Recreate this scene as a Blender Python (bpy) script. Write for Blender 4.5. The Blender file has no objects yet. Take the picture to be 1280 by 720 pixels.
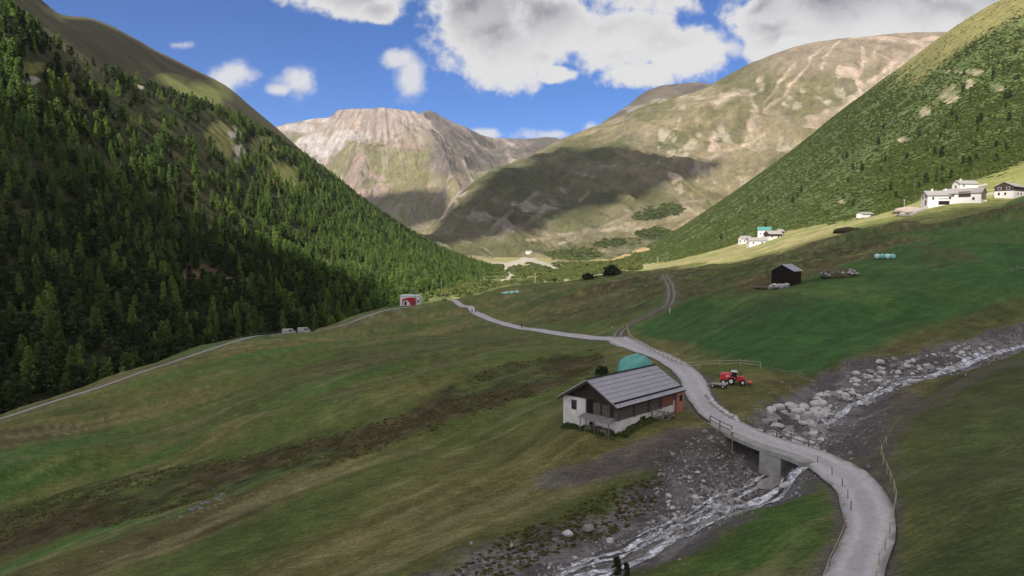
import bpy, bmesh, math, random
import numpy as np
from mathutils import Vector, Matrix
from mathutils.bvhtree import BVHTree
random.seed(7); np.random.seed(7)
scene = bpy.context.scene
COL = scene.collection
R = math.radians

# ------------------------------------------------------------------ camera model
F = 914.0
PITCH = math.atan(60.0 / F)
CP, SP = math.cos(PITCH), math.sin(PITCH)
def ts(u, v):
    a = (np.asarray(u, float) - 640) / F; b = (360 - np.asarray(v, float)) / F
    y = CP + b * SP
    return a / y, (-SP + b * CP) / y
def P(u, v, Y):
    t, s = ts(u, v); return np.array([t * Y, Y + 0 * t, s * Y])

cam = bpy.data.cameras.new("camera"); cam_o = bpy.data.objects.new("camera", cam); COL.objects.link(cam_o)
cam.sensor_width = 36; cam.lens = 36 * F / 1280; cam.clip_start = 1; cam.clip_end = 40000
cam_o.location = (0, 0, 0); cam_o.rotation_euler = (math.pi / 2 - PITCH, 0, 0)
scene.camera = cam_o

TO_SUN = Vector((-0.30, -0.70, 0.65)).normalized()

# ------------------------------------------------------------------ noise
def _hash(ix, iy, seed):
    h = (ix.astype(np.int64) * 374761393 + iy.astype(np.int64) * 668265263 + seed * 974711) & 0x7fffffff
    h = ((h ^ (h >> 13)) * 1274126177) & 0x7fffffff
    h = (h ^ (h >> 16)) & 0xffff
    return h / 65535.0
def vnoise(x, y, seed=0):
    x = np.asarray(x, float); y = np.asarray(y, float)
    ix = np.floor(x); iy = np.floor(y); fx = x - ix; fy = y - iy
    fx = fx * fx * fx * (fx * (fx * 6 - 15) + 10); fy = fy * fy * fy * (fy * (fy * 6 - 15) + 10)
    a = _hash(ix, iy, seed); b = _hash(ix + 1, iy, seed); c = _hash(ix, iy + 1, seed); d = _hash(ix + 1, iy + 1, seed)
    return (a * (1 - fx) + b * fx) * (1 - fy) + (c * (1 - fx) + d * fx) * fy
def fbm(x, y, oct=4, seed=0, gain=.5):
    r = 0; a = 1; tot = 0
    for o in range(oct):
        r = r + a * (vnoise(x, y, seed + o * 17) * 2 - 1); tot += a
        x = x * 2.03 + 13.1; y = y * 2.03 + 7.7; a *= gain
    return r / tot
def ridged(x, y, oct=4, seed=0):
    r = 0; a = 1; tot = 0
    for o in range(oct):
        r = r + a * (1 - np.abs(vnoise(x, y, seed + o * 17) * 2 - 1)); tot += a
        x = x * 2.1 + 3.1; y = y * 2.1 + 5.7; a *= .5
    return r / tot
def sst(a, b, x):
    x = np.clip((x - a) / (b - a), 0, 1); return x * x * (3 - 2 * x)

# ------------------------------------------------------------------ polylines / polygons
def seg_dist(X, Y, pts, par=False, margin=45):
    X = np.asarray(X, float); Y = np.asarray(Y, float)
    pa = np.array(pts); lo = pa.min(0) - margin; hi = pa.max(0) + margin
    near = (X > lo[0]) & (X < hi[0]) & (Y > lo[1]) & (Y < hi[1])
    if not near.all():
        d = np.full(X.shape, 1e3); s_ = np.zeros(X.shape)
        if near.any():
            q = _seg_dist(X[near], Y[near], pts); d[near], s_[near] = q
        return (d, s_) if par else d
    q = _seg_dist(X, Y, pts)
    return q if par else q[0]
def _seg_dist(X, Y, pts):
    best = np.full(np.shape(X), 1e18); bp = np.zeros(np.shape(X)); acc = 0
    for (ax, ay), (bx, by) in zip(pts[:-1], pts[1:]):
        dx, dy = bx - ax, by - ay; L2 = dx * dx + dy * dy + 1e-12; L = math.sqrt(L2)
        k = np.clip(((X - ax) * dx + (Y - ay) * dy) / L2, 0, 1)
        d = (X - ax - k * dx) ** 2 + (Y - ay - k * dy) ** 2
        m = d < best; best = np.where(m, d, best); bp = np.where(m, acc + k * L, bp); acc += L
    return np.sqrt(best), bp
def inside(X, Y, poly):
    c = np.zeros(np.shape(X), bool); n = len(poly)
    for i in range(n):
        (ax, ay), (bx, by) = poly[i], poly[(i + 1) % n]
        if ay == by: continue
        c ^= ((ay > Y) != (by > Y)) & (X < (bx - ax) * (Y - ay) / (by - ay) + ax)
    return c
def sdf(X, Y, poly):
    d = seg_dist(X, Y, list(poly) + [poly[0]])
    return np.where(inside(X, Y, poly), d, -d)
def catmull(pts, n=8):
    pts = [np.array(p, float) for p in pts]; p = [2 * pts[0] - pts[1]] + pts + [2 * pts[-1] - pts[-2]]; out = []
    for i in range(1, len(p) - 2):
        for k in range(n):
            t = k / n
            out.append(.5 * ((2 * p[i]) + (-p[i - 1] + p[i + 1]) * t + (2 * p[i - 1] - 5 * p[i] + 4 * p[i + 1] - p[i + 2]) * t * t + (-p[i - 1] + 3 * p[i] - 3 * p[i + 1] + p[i + 2]) * t ** 3))
    out.append(pts[-1]); return out
def pchip(xk, yk, x):
    xk = np.asarray(xk, float); yk = np.asarray(yk, float); h = np.diff(xk); d = np.diff(yk) / h
    m = np.zeros(len(xk)); m[0] = d[0]; m[-1] = d[-1]
    for i in range(1, len(xk) - 1):
        if d[i - 1] * d[i] > 0:
            w1 = 2 * h[i] + h[i - 1]; w2 = h[i] + 2 * h[i - 1]; m[i] = (w1 + w2) / (w1 / d[i - 1] + w2 / d[i])
    i = np.clip(np.searchsorted(xk, x) - 1, 0, len(xk) - 2); k = (x - xk[i]) / h[i]
    k = np.clip(k, -0.2, 1.2)
    return (yk[i] * (2 * k ** 3 - 3 * k ** 2 + 1) + m[i] * h[i] * (k ** 3 - 2 * k ** 2 + k) + yk[i + 1] * (-2 * k ** 3 + 3 * k ** 2) + m[i + 1] * h[i] * (k ** 3 - k ** 2))

# ------------------------------------------------------------------ near meadow: thin plate through measured points
MP = [(0,720,82),(-200,720,95),(-250,560,170),(300,720,72),(500,720,64),(500,600,90),(250,633,95),(0,600,120),(650,560,92),(640,700,62),
 (705,530,91),(772,545,85),(855,515,94),(950,553,80),(1080,620,61),(1095,680,50.5),(1075,720,45),(1280,720,40),(1280,600,52),(1450,650,48),(1500,450,100),
 (1280,420,125),(1200,440,115),(1060,500,99),(1280,350,165),(1280,275,290),(1280,246,365),(1500,270,250),(1000,465,115),(1160,400,140),(985,357,165),
 (940,326,310),(1100,281,325),(1106,323,200),(1048,345,180),(835,345,330),(790,340,420),(700,353,450),(620,363,460),(560,376,430),(515,382,380),
 (470,386,370),(300,423,260),(150,471,215),(0,519,190),(-150,560,180),(440,425,265),(930,650,60),(850,720,53),(1000,600,69),(915,478,107),(870,480,108),
 (775,425,165),(830,450,134),(700,470,125),(560,450,165),(600,400,285),(400,470,170),(700,420,190),(650,410,245),(590,390,325),(750,370,280),(650,369,330),
 (150,560,150),(300,520,155),(1100,560,73),(1180,520,80),(1180,600,58),(850,640,68),(750,640,72)]
mp = np.array([P(*m) for m in MP])
# beyond the brow the ground falls to the valley
BR = [(-150,560,180),(0,519,190),(150,471,215),(300,423,260),(470,386,370),(515,382,380),(560,376,430),(620,363,460),(700,353,450),(790,340,420),(940,326,310),(1100,281,325),(1280,246,365),(1500,220,400)]
BRW = np.array([P(*m) for m in BR])
extra = []
for i, b in enumerate(BRW):
    k = 1.0 if i < 7 else (.55 if i < 10 else .12)
    for f_, dz in ((1.12, 7), (1.3, 22), (1.7, 42)):
        extra.append((b[0] * f_, b[1] * f_, b[2] - dz * k))
extra += [(-20, 15, -27), (20, 15, -19), (-80, 40, -36), (70, 30, -14), (0, -20, -22)]
ctrl = np.vstack([mp, np.array(extra)]); CX = ctrl[:, :2] / 100.0
def tps(r2): return np.where(r2 > 1e-12, .5 * r2 * np.log(np.maximum(r2, 1e-12)), 0)
def _fit():
    n = len(CX); d2 = ((CX[:, None] - CX[None]) ** 2).sum(-1)
    K = tps(d2) + np.eye(n) * 2e-4; Q = np.c_[np.ones(n), CX]
    A = np.zeros((n + 3, n + 3)); A[:n, :n] = K; A[:n, n:] = Q; A[n:, :n] = Q.T
    return np.linalg.solve(A, np.r_[ctrl[:, 2], 0, 0, 0])
WTS = _fit()
def z_base(X, Y):
    X = np.asarray(X, float) / 100; Y = np.asarray(Y, float) / 100; shp = X.shape; X = X.ravel(); Y = Y.ravel()
    out = np.empty(X.shape)
    for i in range(0, len(X), 60000):
        x = X[i:i + 60000]; y = Y[i:i + 60000]
        d2 = (x[:, None] - CX[None, :, 0]) ** 2 + (y[:, None] - CX[None, :, 1]) ** 2
        out[i:i + 60000] = tps(d2) @ WTS[:len(CX)] + WTS[-3] + WTS[-2] * x + WTS[-1] * y
    return out.reshape(shp)
def hit_base(u, v, fn=None, y0=30, y1=600):
    fn = fn or z_base
    t, s = ts(u, v); Ys = 1 / np.linspace(1 / y0, 1 / y1, 1400)
    g = s * Ys - fn(t * Ys, Ys); k = np.argmax(g < 0)
    if g[k] >= 0: k = np.argmin(g)
    if k == 0: k = 1
    a = g[k - 1] / (g[k - 1] - g[k] + 1e-9); Yh = Ys[k - 1] + (Ys[k] - Ys[k - 1]) * min(max(a, 0), 1)
    return np.array([t * Yh, Yh, s * Yh])
def hb(lst): return [tuple(hit_base(u, v)[:2]) for u, v in lst]

# stream centre lines (bed) and channel
STREAM_PX = [(600,735),(688,703),(752,682),(833,647),(895,611),(948,587),(983,562),(1003,543),(1022,516),(1050,488),(1100,464),(1160,450),(1215,432),(1275,415),(1340,398)]
stream = catmull(hb(STREAM_PX), 6)
stream = [tuple(p) for p in stream]
SW = np.interp(np.linspace(0, 1, len(stream)), [0, .25, .42, .55, .68, 1], [7.4, 7.6, 6.2, 7.4, 6.0, 3.6])
ROAD_PX = [(1058,760),(1072,705),(1086,662),(1082,630),(1066,604),(1038,583),(1005,568),(950,549),(905,527),(877,500),(862,470),(835,450),(800,436),(772,424)]
road = [tuple(p) for p in catmull(hb(ROAD_PX), 8)]
BRANCH_PX = [(772,424),(735,422),(690,416),(650,410),(612,399),(592,390),(588,384),(575,381),(562,374)]
branch = [tuple(p) for p in catmull(hb(BRANCH_PX), 6)]
UP_PX = [(772,424),(775,414),(795,401),(820,390),(838,380),(838,362),(830,345)]
upper = [tuple(p) for p in catmull(hb(UP_PX), 6)]
EDGE_PX = [(-60,545),(0,521),(60,505),(130,482),(200,460),(262,442),(320,424),(380,410),(430,397),(470,388),(515,386)]
def edge_pt(u, v):
    Yb = float(np.interp(u, [b[0] for b in BR], [b[2] for b in BR])) * .955; t, s = ts(u, v); return (float(t) * Yb, Yb)
EDGE_W = [edge_pt(u, v) for u, v in EDGE_PX]
edge = [tuple(p) for p in catmull(EDGE_W, 6)]
TRACK_PX = [(870,540),(830,552),(790,568),(740,590),(690,600)]
track = [tuple(p) for p in catmull(hb(TRACK_PX), 6)]
BANK_PX = [(-120,645),(0,605),(120,585),(250,560),(380,535),(480,510),(560,480),(640,452),(740,432)]
bank = [tuple(p) for p in catmull(hb(BANK_PX), 5)]
def seg_w(X, Y, pts, w):
    d, s_ = seg_dist(X, Y, pts, True)
    L = np.r_[0, np.cumsum([math.dist(a, b) for a, b in zip(pts[:-1], pts[1:])])]
    return d, np.interp(s_, L, w)
bridge_c = hit_base(955, 551)
STRM_D = 2.3
BARN_C = hit_base(782, 520)
def z_meadow(X, Y, raw=False):
    X = np.asarray(X, float); Y = np.asarray(Y, float)
    z = z_base(X, Y)
    far = np.clip(Y / 150, .25, 1.6)
    dr = np.minimum(seg_dist(X, Y, road), seg_dist(X, Y, branch)); de = seg_dist(X, Y, edge)
    quiet = sst(2.5, 12, dr) * sst(10, 26, np.hypot(X - BARN_C[0], Y - BARN_C[1])) * (.15 + .85 * sst(2, 25, de))
    z = z + quiet * (fbm(X / 34, Y / 34, 3, 3) * 1.3 * far + fbm(X / 9, Y / 9, 3, 5) * .38 + (ridged((-X * .56 + Y * .83) / 27 + .3 * fbm(X / 40, Y / 40, 2, 10), (X * .83 + Y * .56) / 130, 2, 9) - .6) * (2.9 + 1.3 * sst(20, 45, dr)) * sst(4, 26, dr)) * sst(20, 60, Y)
    # the bank: the far side stands higher
    dbk = seg_dist(X, Y, bank)
    z = z + 3.0 * np.exp(-(dbk / 6.5) ** 2) * quiet * sst(6, 36, dr)
    ds, w = seg_w(X, Y, stream, SW)
    n = fbm(X / 5, Y / 5, 3, 21)
    w2 = w * (1 + .28 * n)
    prof = 1 - sst(.42, 1.25, ds / w2)
    db = np.hypot(X - bridge_c[0], Y - bridge_c[1])
    deep = STRM_D * np.clip(.62 + .38 * np.exp(-(db / 16) ** 2), 0, 1)
    on_road = 1 - sst(2.6, 5.2, dr)
    onb = on_road * (db > 8.0)
    cut = prof * deep * (1 - onb)
    z = z - cut + prof * (1 - onb) * (fbm(X / 1.6, Y / 1.6, 3, 31) * .35)
    # road bed a hand below its surface
    z = z - .12 * (1 - sst(1.9, 2.3, seg_dist(X, Y, road)))
    return z
def hit(u, v, y1=600): return hit_base(u, v, z_meadow, 30, y1)
def gz(x, y): return float(z_meadow(np.array([x]), np.array([y]))[0])

# ------------------------------------------------------------------ mesh helpers
def grid_mesh(name, X, Y, Z, mat, col=None, kind='structure', smooth=True):
    r, c = X.shape
    me = bpy.data.meshes.new(name); n = r * c
    me.vertices.add(n); me.vertices.foreach_set('co', np.stack([X, Y, Z], -1).astype(np.float32).ravel())
    i = np.arange(n).reshape(r, c)
    q = np.stack([i[:-1, :-1], i[:-1, 1:], i[1:, 1:], i[1:, :-1]], -1).reshape(-1, 4)
    me.loops.add(q.size); me.loops.foreach_set('vertex_index', q.astype(np.int32).ravel())
    me.polygons.add(len(q)); me.polygons.foreach_set('loop_start', (np.arange(len(q)) * 4).astype(np.int32))
    me.polygons.foreach_set('loop_total', np.full(len(q), 4, np.int32))
    me.polygons.foreach_set('use_smooth', np.full(len(q), smooth))
    me.update(calc_edges=True)
    if col is not None:
        a = me.color_attributes.new('Col', 'FLOAT_COLOR', 'POINT')
        a.data.foreach_set('color', np.concatenate([col.reshape(-1, 3), np.ones((n, 1))], 1).astype(np.float32).ravel())
    me.materials.append(mat)
    o = bpy.data.objects.new(name, me); COL.objects.link(o)
    if kind: o['kind'] = kind
    return o
def srgb(r, g, b):
    f = lambda c: (c / 255 / 12.92) if c / 255 <= .04045 else ((c / 255 + .055) / 1.055) ** 2.4
    return np.array([f(r), f(g), f(b)])

def new_mat(name):
    m = bpy.data.materials.new(name); m.use_nodes = True; nt = m.node_tree
    for n in list(nt.nodes):
        nt.nodes.remove(n)
    out = nt.nodes.new('ShaderNodeOutputMaterial')
    b = nt.nodes.new('ShaderNodeBsdfPrincipled'); nt.links.new(b.outputs[0], out.inputs[0])
    b.inputs['Specular IOR Level'].default_value = .15
    return m, nt, b
def noise_node(nt, scale, detail=4, rough=.55, coord='Object', stretch=None):
    tc = nt.nodes.new('ShaderNodeTexCoord'); n = nt.nodes.new('ShaderNodeTexNoise')
    n.inputs['Scale'].default_value = scale; n.inputs['Detail'].default_value = detail; n.inputs['Roughness'].default_value = rough
    src = tc.outputs[coord]
    if stretch:
        mp_ = nt.nodes.new('ShaderNodeMapping'); mp_.inputs['Scale'].default_value = stretch[:3]
        if len(stretch) > 3: mp_.inputs['Rotation'].default_value = (0, 0, stretch[3])
        nt.links.new(src, mp_.inputs[0]); src = mp_.outputs[0]
    nt.links.new(src, n.inputs['Vector']); return n
def ramp(nt, fac, stops):
    r = nt.nodes.new('ShaderNodeValToRGB'); e = r.color_ramp.elements
    while len(e) < len(stops): e.new(.5)
    for k, (p, c) in enumerate(stops):
        e[k].position = p; e[k].color = (*(c if hasattr(c, '__len__') else (c, c, c)), 1)
    nt.links.new(fac, r.inputs[0]); return r.outputs[0]
def mixc(nt, a, b, fac=1.0, mode='MULTIPLY'):
    m = nt.nodes.new('ShaderNodeMix'); m.data_type = 'RGBA'; m.blend_type = mode
    if hasattr(fac, 'is_linked') or not isinstance(fac, (int, float)): nt.links.new(fac, m.inputs[0])
    else: m.inputs[0].default_value = fac
    for k, x in ((6, a), (7, b)):
        if isinstance(x, (tuple, list, np.ndarray)): m.inputs[k].default_value = (*[float(q) for q in x][:3], 1)
        else: nt.links.new(x, m.inputs[k])
    return m.outputs[2]
def bump(nt, bsdf, h, strength, dist):
    b = nt.nodes.new('ShaderNodeBump'); b.inputs['Strength'].default_value = strength; b.inputs['Distance'].default_value = dist
    nt.links.new(h, b.inputs['Height']); nt.links.new(b.outputs[0], bsdf.inputs['Normal'])
def ground_mat(name, scales, amp=(.6, 1.5), bumps=None, rough=.95, stretch=None):
    m, nt, b = new_mat(name); at = nt.nodes.new('ShaderNodeAttribute'); at.attribute_name = 'Col'
    c = at.outputs['Color']
    for k, s_ in enumerate(scales):
        n = noise_node(nt, s_, 5, .65, stretch=stretch if k == 0 else None)
        c = mixc(nt, c, ramp(nt, n.outputs[0], [(.25, amp[0]), (.5, 1.0), (.75, amp[1])]))
    nt.links.new(c, b.inputs['Base Color']); b.inputs['Roughness'].default_value = rough
    if bumps:
        n = noise_node(nt, bumps[0], 6, .7); bump(nt, b, n.outputs[0], bumps[1], bumps[2])
    return m
def plain(name, c, rough=.8, var=.25, scale=3.0, stretch=None, metal=0, bmp=None, spec=.2):
    m, nt, b = new_mat(name); n = noise_node(nt, scale, 5, .65, stretch=stretch)
    col = ramp(nt, n.outputs[0], [(.25, [x * (1 - var) for x in c]), (.5, c), (.78, [min(1, x * (1 + var)) for x in c])])
    nt.links.new(col, b.inputs['Base Color']); b.inputs['Roughness'].default_value = rough; b.inputs['Metallic'].default_value = metal
    b.inputs['Specular IOR Level'].default_value = spec
    if bmp: bump(nt, b, n.outputs[0], bmp[0], bmp[1])
    return m

# ------------------------------------------------------------------ meadow sheet
def pw(px):   # polygon of pixels on the near ground -> world polygon
    return [tuple(hit(u, v)[:2]) for u, v in px]
def build_meadow():
    nc, nr = 1420, 1120
    T = np.linspace(-1.3, 1.25, nc); Yr = 1 / np.linspace(1 / 17, 1 / 800, nr)
    TT, YY = np.meshgrid(T, Yr); X = TT * YY; Y = YY
    Z = z_meadow(X, Y)
    GR = np.array([.088, .112, .029]); OL = np.array([.120, .114, .038]); STRAW = np.array([.20, .175, .085]); BRN = np.array([.070, .057, .024])
    LUSH = np.array([.040, .098, .023]); GRAV = np.array([.125, .112, .108]); MUD = np.array([.095, .080, .070])
    d = np.array([.83, .56])          # streaks run along the terraces
    a_ = (X * d[0] + Y * d[1]); c_ = (-X * d[1] + Y * d[0])
    n1 = fbm(a_ / 60, c_ / 9, 4, 51); n2 = fbm(X / 14, Y / 14, 4, 52); n3 = fbm(a_ / 30, c_ / 2.6, 4, 53); n4 = fbm(X / 60, Y / 60, 3, 54); n5 = fbm(X / 2.2, Y / 2.2, 3, 55); wv_ = 2.2 * fbm(X / 17, Y / 17, 3, 58); n8 = fbm((a_ * .97 + c_ * .26) / 11, (c_ + wv_) / .7, 4, 59, .6); n6 = fbm((a_ * .97 + c_ * .26) / 17, (c_ + wv_) / 1.7, 5, 56, .6)
    def L(a, b, k): return a + (b - a) * k[..., None]
    C = L(GR, OL, sst(-.25, .35, n1 + .4 * n2))
    C = L(C, BRN, .75 * sst(.10, .45, n4 * .8 + n1 * .6))
    C = L(C, LUSH * 1.25, .6 * sst(.15, .5, -n1 + .5 * n4))
    C = L(C, STRAW, .5 * sst(.25, .65, n3 + .25 * n1))
    # lush mown field
    fld = pw([(880,440),(800,420),(790,408),(835,388),(868,372),(930,362),(1000,350),(1060,330),(1100,315),(1180,290),(1290,272),(1500,240),(1500,385),(1290,370),(1230,385),(1130,420),(1060,455),(1020,470),(1000,468),(940,460)])
    m = sst(-1.5, 2.0, sdf(X, Y, fld) + n2 * 3)
    lf = L(LUSH, LUSH * np.array([1.5, 1.15, 1.1]), sst(-.1, .5, n4 + .6 * n2)); lf = L(lf, BRN * 1.2, .55 * sst(.25, .6, fbm(X / 28, Y / 40, 3, 61)))
    C = L(C, lf, m); m0 = m
    # right-hand meadow
    rm = pw([(1110,560),(1130,520),(1180,470),(1290,430),(1600,420),(1600,760),(1110,760),(1125,640)])
    m = sst(-2, 4, sdf(X, Y, rm) + n2 * 2)
    C = L(C, L(LUSH * np.array([1.65, 1.12, 1.15]), OL * .85, sst(-.25, .35, n4 + n2 * .6 + .3 * n1)), m * .85); C = L(C, BRN * 1.3, m * .5 * sst(.15, .5, n1 * .6 - n4))
    wd = pw([(830,720),(900,665),(960,615),(1000,590),(1040,600),(1060,640),(1050,720)])
    m = sst(-1, 3, sdf(X, Y, wd) + n2)
    C = L(C, L(LUSH * np.array([1.5, 1.2, 1.0]), OL * .8, sst(0., .5, n4 + n2)), m * .85)
    # brown heath bands
    for poly, st in (([(-100,690),(0,640),(130,600),(300,570),(470,528),(540,495),(640,452),(740,436),(760,448),(720,480),(620,510),(520,545),(420,580),(300,610),(150,655),(0,695),(-100,720)], 1.0),
                     ([(330,470),(480,432),(580,408),(700,425),(640,440),(520,455),(400,478)], .35),
                     ([(770,345),(850,325),(950,325),(1100,285),(1290,250),(1290,265),(1130,295),(1000,335),(930,350),(850,380),(780,368)], .8),
                     ([(640,380),(720,362),(830,350),(835,378),(770,405),(690,408)], .55),
                     ([(960,480),(1010,470),(1060,452),(1130,422),(1230,385),(1290,372),(1290,400),(1200,425),(1080,462),(1010,490)], .7),
                     ([(1130,470),(1250,430),(1290,430),(1290,470),(1150,560),(1110,560),(1080,540)], .45),
                     ([(560,720),(640,665),(760,610),(830,590),(815,640),(700,690),(640,720)], .5)):
        pg = pw(poly); sh = .35 if st == 1.0 else 1.0; k = sst(-3 * sh, 6 * sh, sdf(X, Y, pg) + n2 * 6 * sh)
        C = L(C, L(BRN, BRN * np.array([.80, 1.25, .8]), sst(-.2, .3, n2 + .5 * n4)) * (1 + .5 * n5[..., None]), k * st)
    C = L(C, STRAW * .9, .38 * sst(.2, .6, n6 + .35 * n1) * (1 - .8 * m0)) * (1 + .26 * n6[..., None]); C = L(C, STRAW * 1.15, .5 * sst(.22, .5, n8 + .3 * n3) * sst(-.1, .3, n1 + n4 * .5) * (1 - .85 * m0))
    rm_k = .5 * sst(-2, 4, sdf(X, Y, rm))[..., None]; C = C + (np.array([.082, .098, .030]) * (1 + .25 * n4[..., None]) - C) * rm_k
    C = C * (1 + .30 * n5[..., None]) * (1 + .22 * n2[..., None])
    C = L(C, STRAW * .8, .55 * np.exp(-((seg_dist(X, Y, bank) + n2 * 1.5) / 1.6) ** 2) * sst(-.4, .3, n3 + .3))
    # gravel: roads' verges, farm track, stream bed
    for ln, wd_, st in ((road, 2.25, .95), (branch, 2.0, .8), (upper, 2.0, .55), (track, 2.2, .75), (edge, 2.2, .6)):
        k = 1 - sst(wd_ * .65, wd_ * 1.25, seg_dist(X, Y, ln) + n5 * .5 + n2 * .7)
        C = L(C, GRAV * (1 + .2 * n5[..., None]), k * st)
    yard = pw([(840,545),(880,535),(930,555),(925,585),(870,590),(800,590),(720,605),(700,596),(790,570)])
    C = L(C, MUD * (1 + .3 * n5[..., None]), sst(-1.5, 1.5, sdf(X, Y, yard) + n2 * 2.5) * .9)
    fan = pw([(1040,590),(1075,575),(1085,545),(1060,520),(1110,490),(1150,500),(1110,540),(1100,575),(1130,600),(1100,610)])
    C = L(C, MUD * (1 + .3 * n5[..., None]), sst(-1.5, 1.5, sdf(X, Y, fan) + n2 * 2.5) * .85)
    tr2 = [tuple(p) for p in catmull(hb([(1095,570),(1110,540),(1150,505),(1200,475),(1290,440)]), 6)]
    for off in (-.8, .8):
        k = 1 - sst(.3, .8, np.abs(seg_dist(X, Y, tr2) - abs(off)) + n2 * .3)
        C = L(C, MUD, k * .55)
    ds, w = seg_w(X, Y, stream, SW)
    nn = fbm(X / 3, Y / 3, 4, 71)
    k = 1 - sst(.85, 1.15, ds / w + .35 * nn)
    bed = L(GRAV * .8, GRAV * 1.45, sst(-.3, .5, nn + n5 * .6)); C = L(C, bed, k)
    C = np.clip(C, .004, .8)
    return grid_mesh('meadow', X, Y, Z, ground_mat('meadow_grass', [.55, 2.6, 9.0], (.66, 1.45), (3.2, .9, .45), stretch=(1, 4.5, 1, -.59)), C)
# ------------------------------------------------------------------ lofted hillsides
SHEETS = {}
def loft(curves, u0, u1, nc, rows):
    """curves: list of [(u, v, Y), ...] from near to far; returns X, Y, Z grids."""
    us = np.linspace(u0, u1, nc); K = len(curves); T = np.zeros((K, nc)); S = np.zeros((K, nc)); D = np.zeros((K, nc))
    for k, c in enumerate(curves):
        c = sorted(c); cu = [q[0] for q in c]
        uu = np.clip(us, cu[0], cu[-1])
        v = pchip(cu, [q[1] for q in c], uu) if len(c) > 1 else np.full(nc, c[0][1])
        y = np.exp(pchip(cu, [math.log(q[2]) for q in c], uu)) if len(c) > 1 else np.full(nc, c[0][2])
        t, s = ts(us, v); T[k] = t; S[k] = s; D[k] = y
    w = np.concatenate([np.linspace(k, k + 1, rows[k], endpoint=False) for k in range(K - 1)] + [[K - 1]])
    Y = np.zeros((len(w), nc)); Z = np.zeros((len(w), nc))
    kk = np.arange(K)
    for j in range(nc):
        Y[:, j] = np.exp(pchip(kk, np.log(D[:, j]), w)); Z[:, j] = pchip(kk, S[:, j] * D[:, j], w)
    X = T[0][None, :] * Y
    return X, Y, Z, us[None, :] + 0 * Y, w[:, None] + 0 * Y
def L3(a, b, k): return a + (b - a) * k[..., None]
def reg(name, X, Y, Z):
    SHEETS[name] = (X, Y, Z)
def bvh_of(X, Y, Z, st=2):
    X, Y, Z = X[::st, ::st], Y[::st, ::st], Z[::st, ::st]; r, c = X.shape
    v = np.stack([X, Y, Z], -1).reshape(-1, 3).tolist(); i = np.arange(r * c).reshape(r, c)
    q = np.stack([i[:-1, :-1], i[:-1, 1:], i[1:, 1:], i[1:, :-1]], -1).reshape(-1, 4).tolist()
    return BVHTree.FromPolygons(v, q)

# --- wooded slope on the left
BASE_L = [(-420,660,200),(-200,640,215),(0,600,235),(200,530,280),(330,480,320),(430,440,380),(520,402,500),(580,372,800),(630,352,1200)]
MID_L = [(-420,230,420),(-200,250,430),(0,262,460),(200,285,560),(330,315,720),(430,330,880),(520,345,1000),(580,350,1200),(630,346,1500)]
RID_L = [(-420,-230,640),(-200,-110,620),(0,4,600),(40,18,610),(80,50,660),(150,92,760),(200,112,860),(250,128,980),(300,150,1150),(330,163,1300),(400,208,1480),(480,270,1600),(560,317,1700),(630,342,1800)]
BEH_L = [(-420,-150,900),(0,40,850),(150,140,1000),(250,165,1200),(330,215,1600),(480,305,2000),(630,352,2300)]
XL, YL, ZL, UL, WL = loft([BASE_L, MID_L, RID_L, BEH_L], -420, 630, 560, [110, 190, 40])
# spurs and hollows running down the slope
cc = (YL + .35 * XL)
amp = np.clip(np.sin(np.clip(WL / 2, 0, 1) * math.pi), 0, 1)
ZL = ZL + amp * (10 * (ridged(cc / 170 + .4 * fbm(XL / 160, YL / 160, 2, 3), XL / 500, 3, 4) - .55) * 1.6 + 7 * fbm(XL / 55, YL / 55, 4, 8)) + 2.2 * fbm(XL / 26, YL / 26, 3, 12)
reg('wooded_hillside', XL, YL, ZL)
nL = fbm(XL / 70, YL / 70, 4, 91); nL2 = fbm(XL / 18, YL / 18, 4, 92)
def blob(U, V, lst, seed=0, soft=.35):
    """soft elliptical patches named by where they sit on a sheet (its own parameters), broken up by noise"""
    k = np.full(U.shape, -.45)
    for (cu, cv, ru, rv) in lst: k = np.maximum(k, 1.2 - ((U - cu) / ru) ** 2 - ((V - cv) / rv) ** 2)
    return k
def proj(X, Y, Z):
    t = X / Y; s = Z / Y   # invert ts()
    # dir = (a, CP + b SP, -SP + b CP), s = (-SP + b CP) / (CP + b SP)
    b = (s * CP + SP) / (CP - s * SP); y = CP + b * SP
    return 640 + F * t * y, 360 - F * b
_, VL = proj(XL, YL, ZL)
GLADES = [(285,165,22,14),(335,190,22,22),(355,215,30,14),(370,228,26,9),(290,178,14,20),(140,72,22,9),(20,55,30,16),(60,85,22,9),(105,118,12,16),(255,350,32,16),(300,360,26,14),(415,335,30,9),(455,365,25,8)]
gl = blob(UL, VL, GLADES); gl = sst(.2, .8, gl + .8 * nL2)
ROCKY = [(302,168,10,8),(308,190,9,16),(272,352,22,9),(60,100,12,6),(190,108,10,5)]
rk = sst(.3, .8, blob(UL, VL, ROCKY) + .9 * nL2)
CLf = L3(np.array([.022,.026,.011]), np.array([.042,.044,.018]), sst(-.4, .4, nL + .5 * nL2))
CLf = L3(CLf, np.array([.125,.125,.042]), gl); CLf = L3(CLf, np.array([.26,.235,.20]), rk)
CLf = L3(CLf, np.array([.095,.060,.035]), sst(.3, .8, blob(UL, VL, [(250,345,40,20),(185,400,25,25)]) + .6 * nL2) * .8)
grid_mesh('wooded_hillside', XL, YL, ZL, ground_mat('forest_floor', [.12, .5], (.55, 1.5), (.35, .6, 2.0)), CLf)

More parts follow.
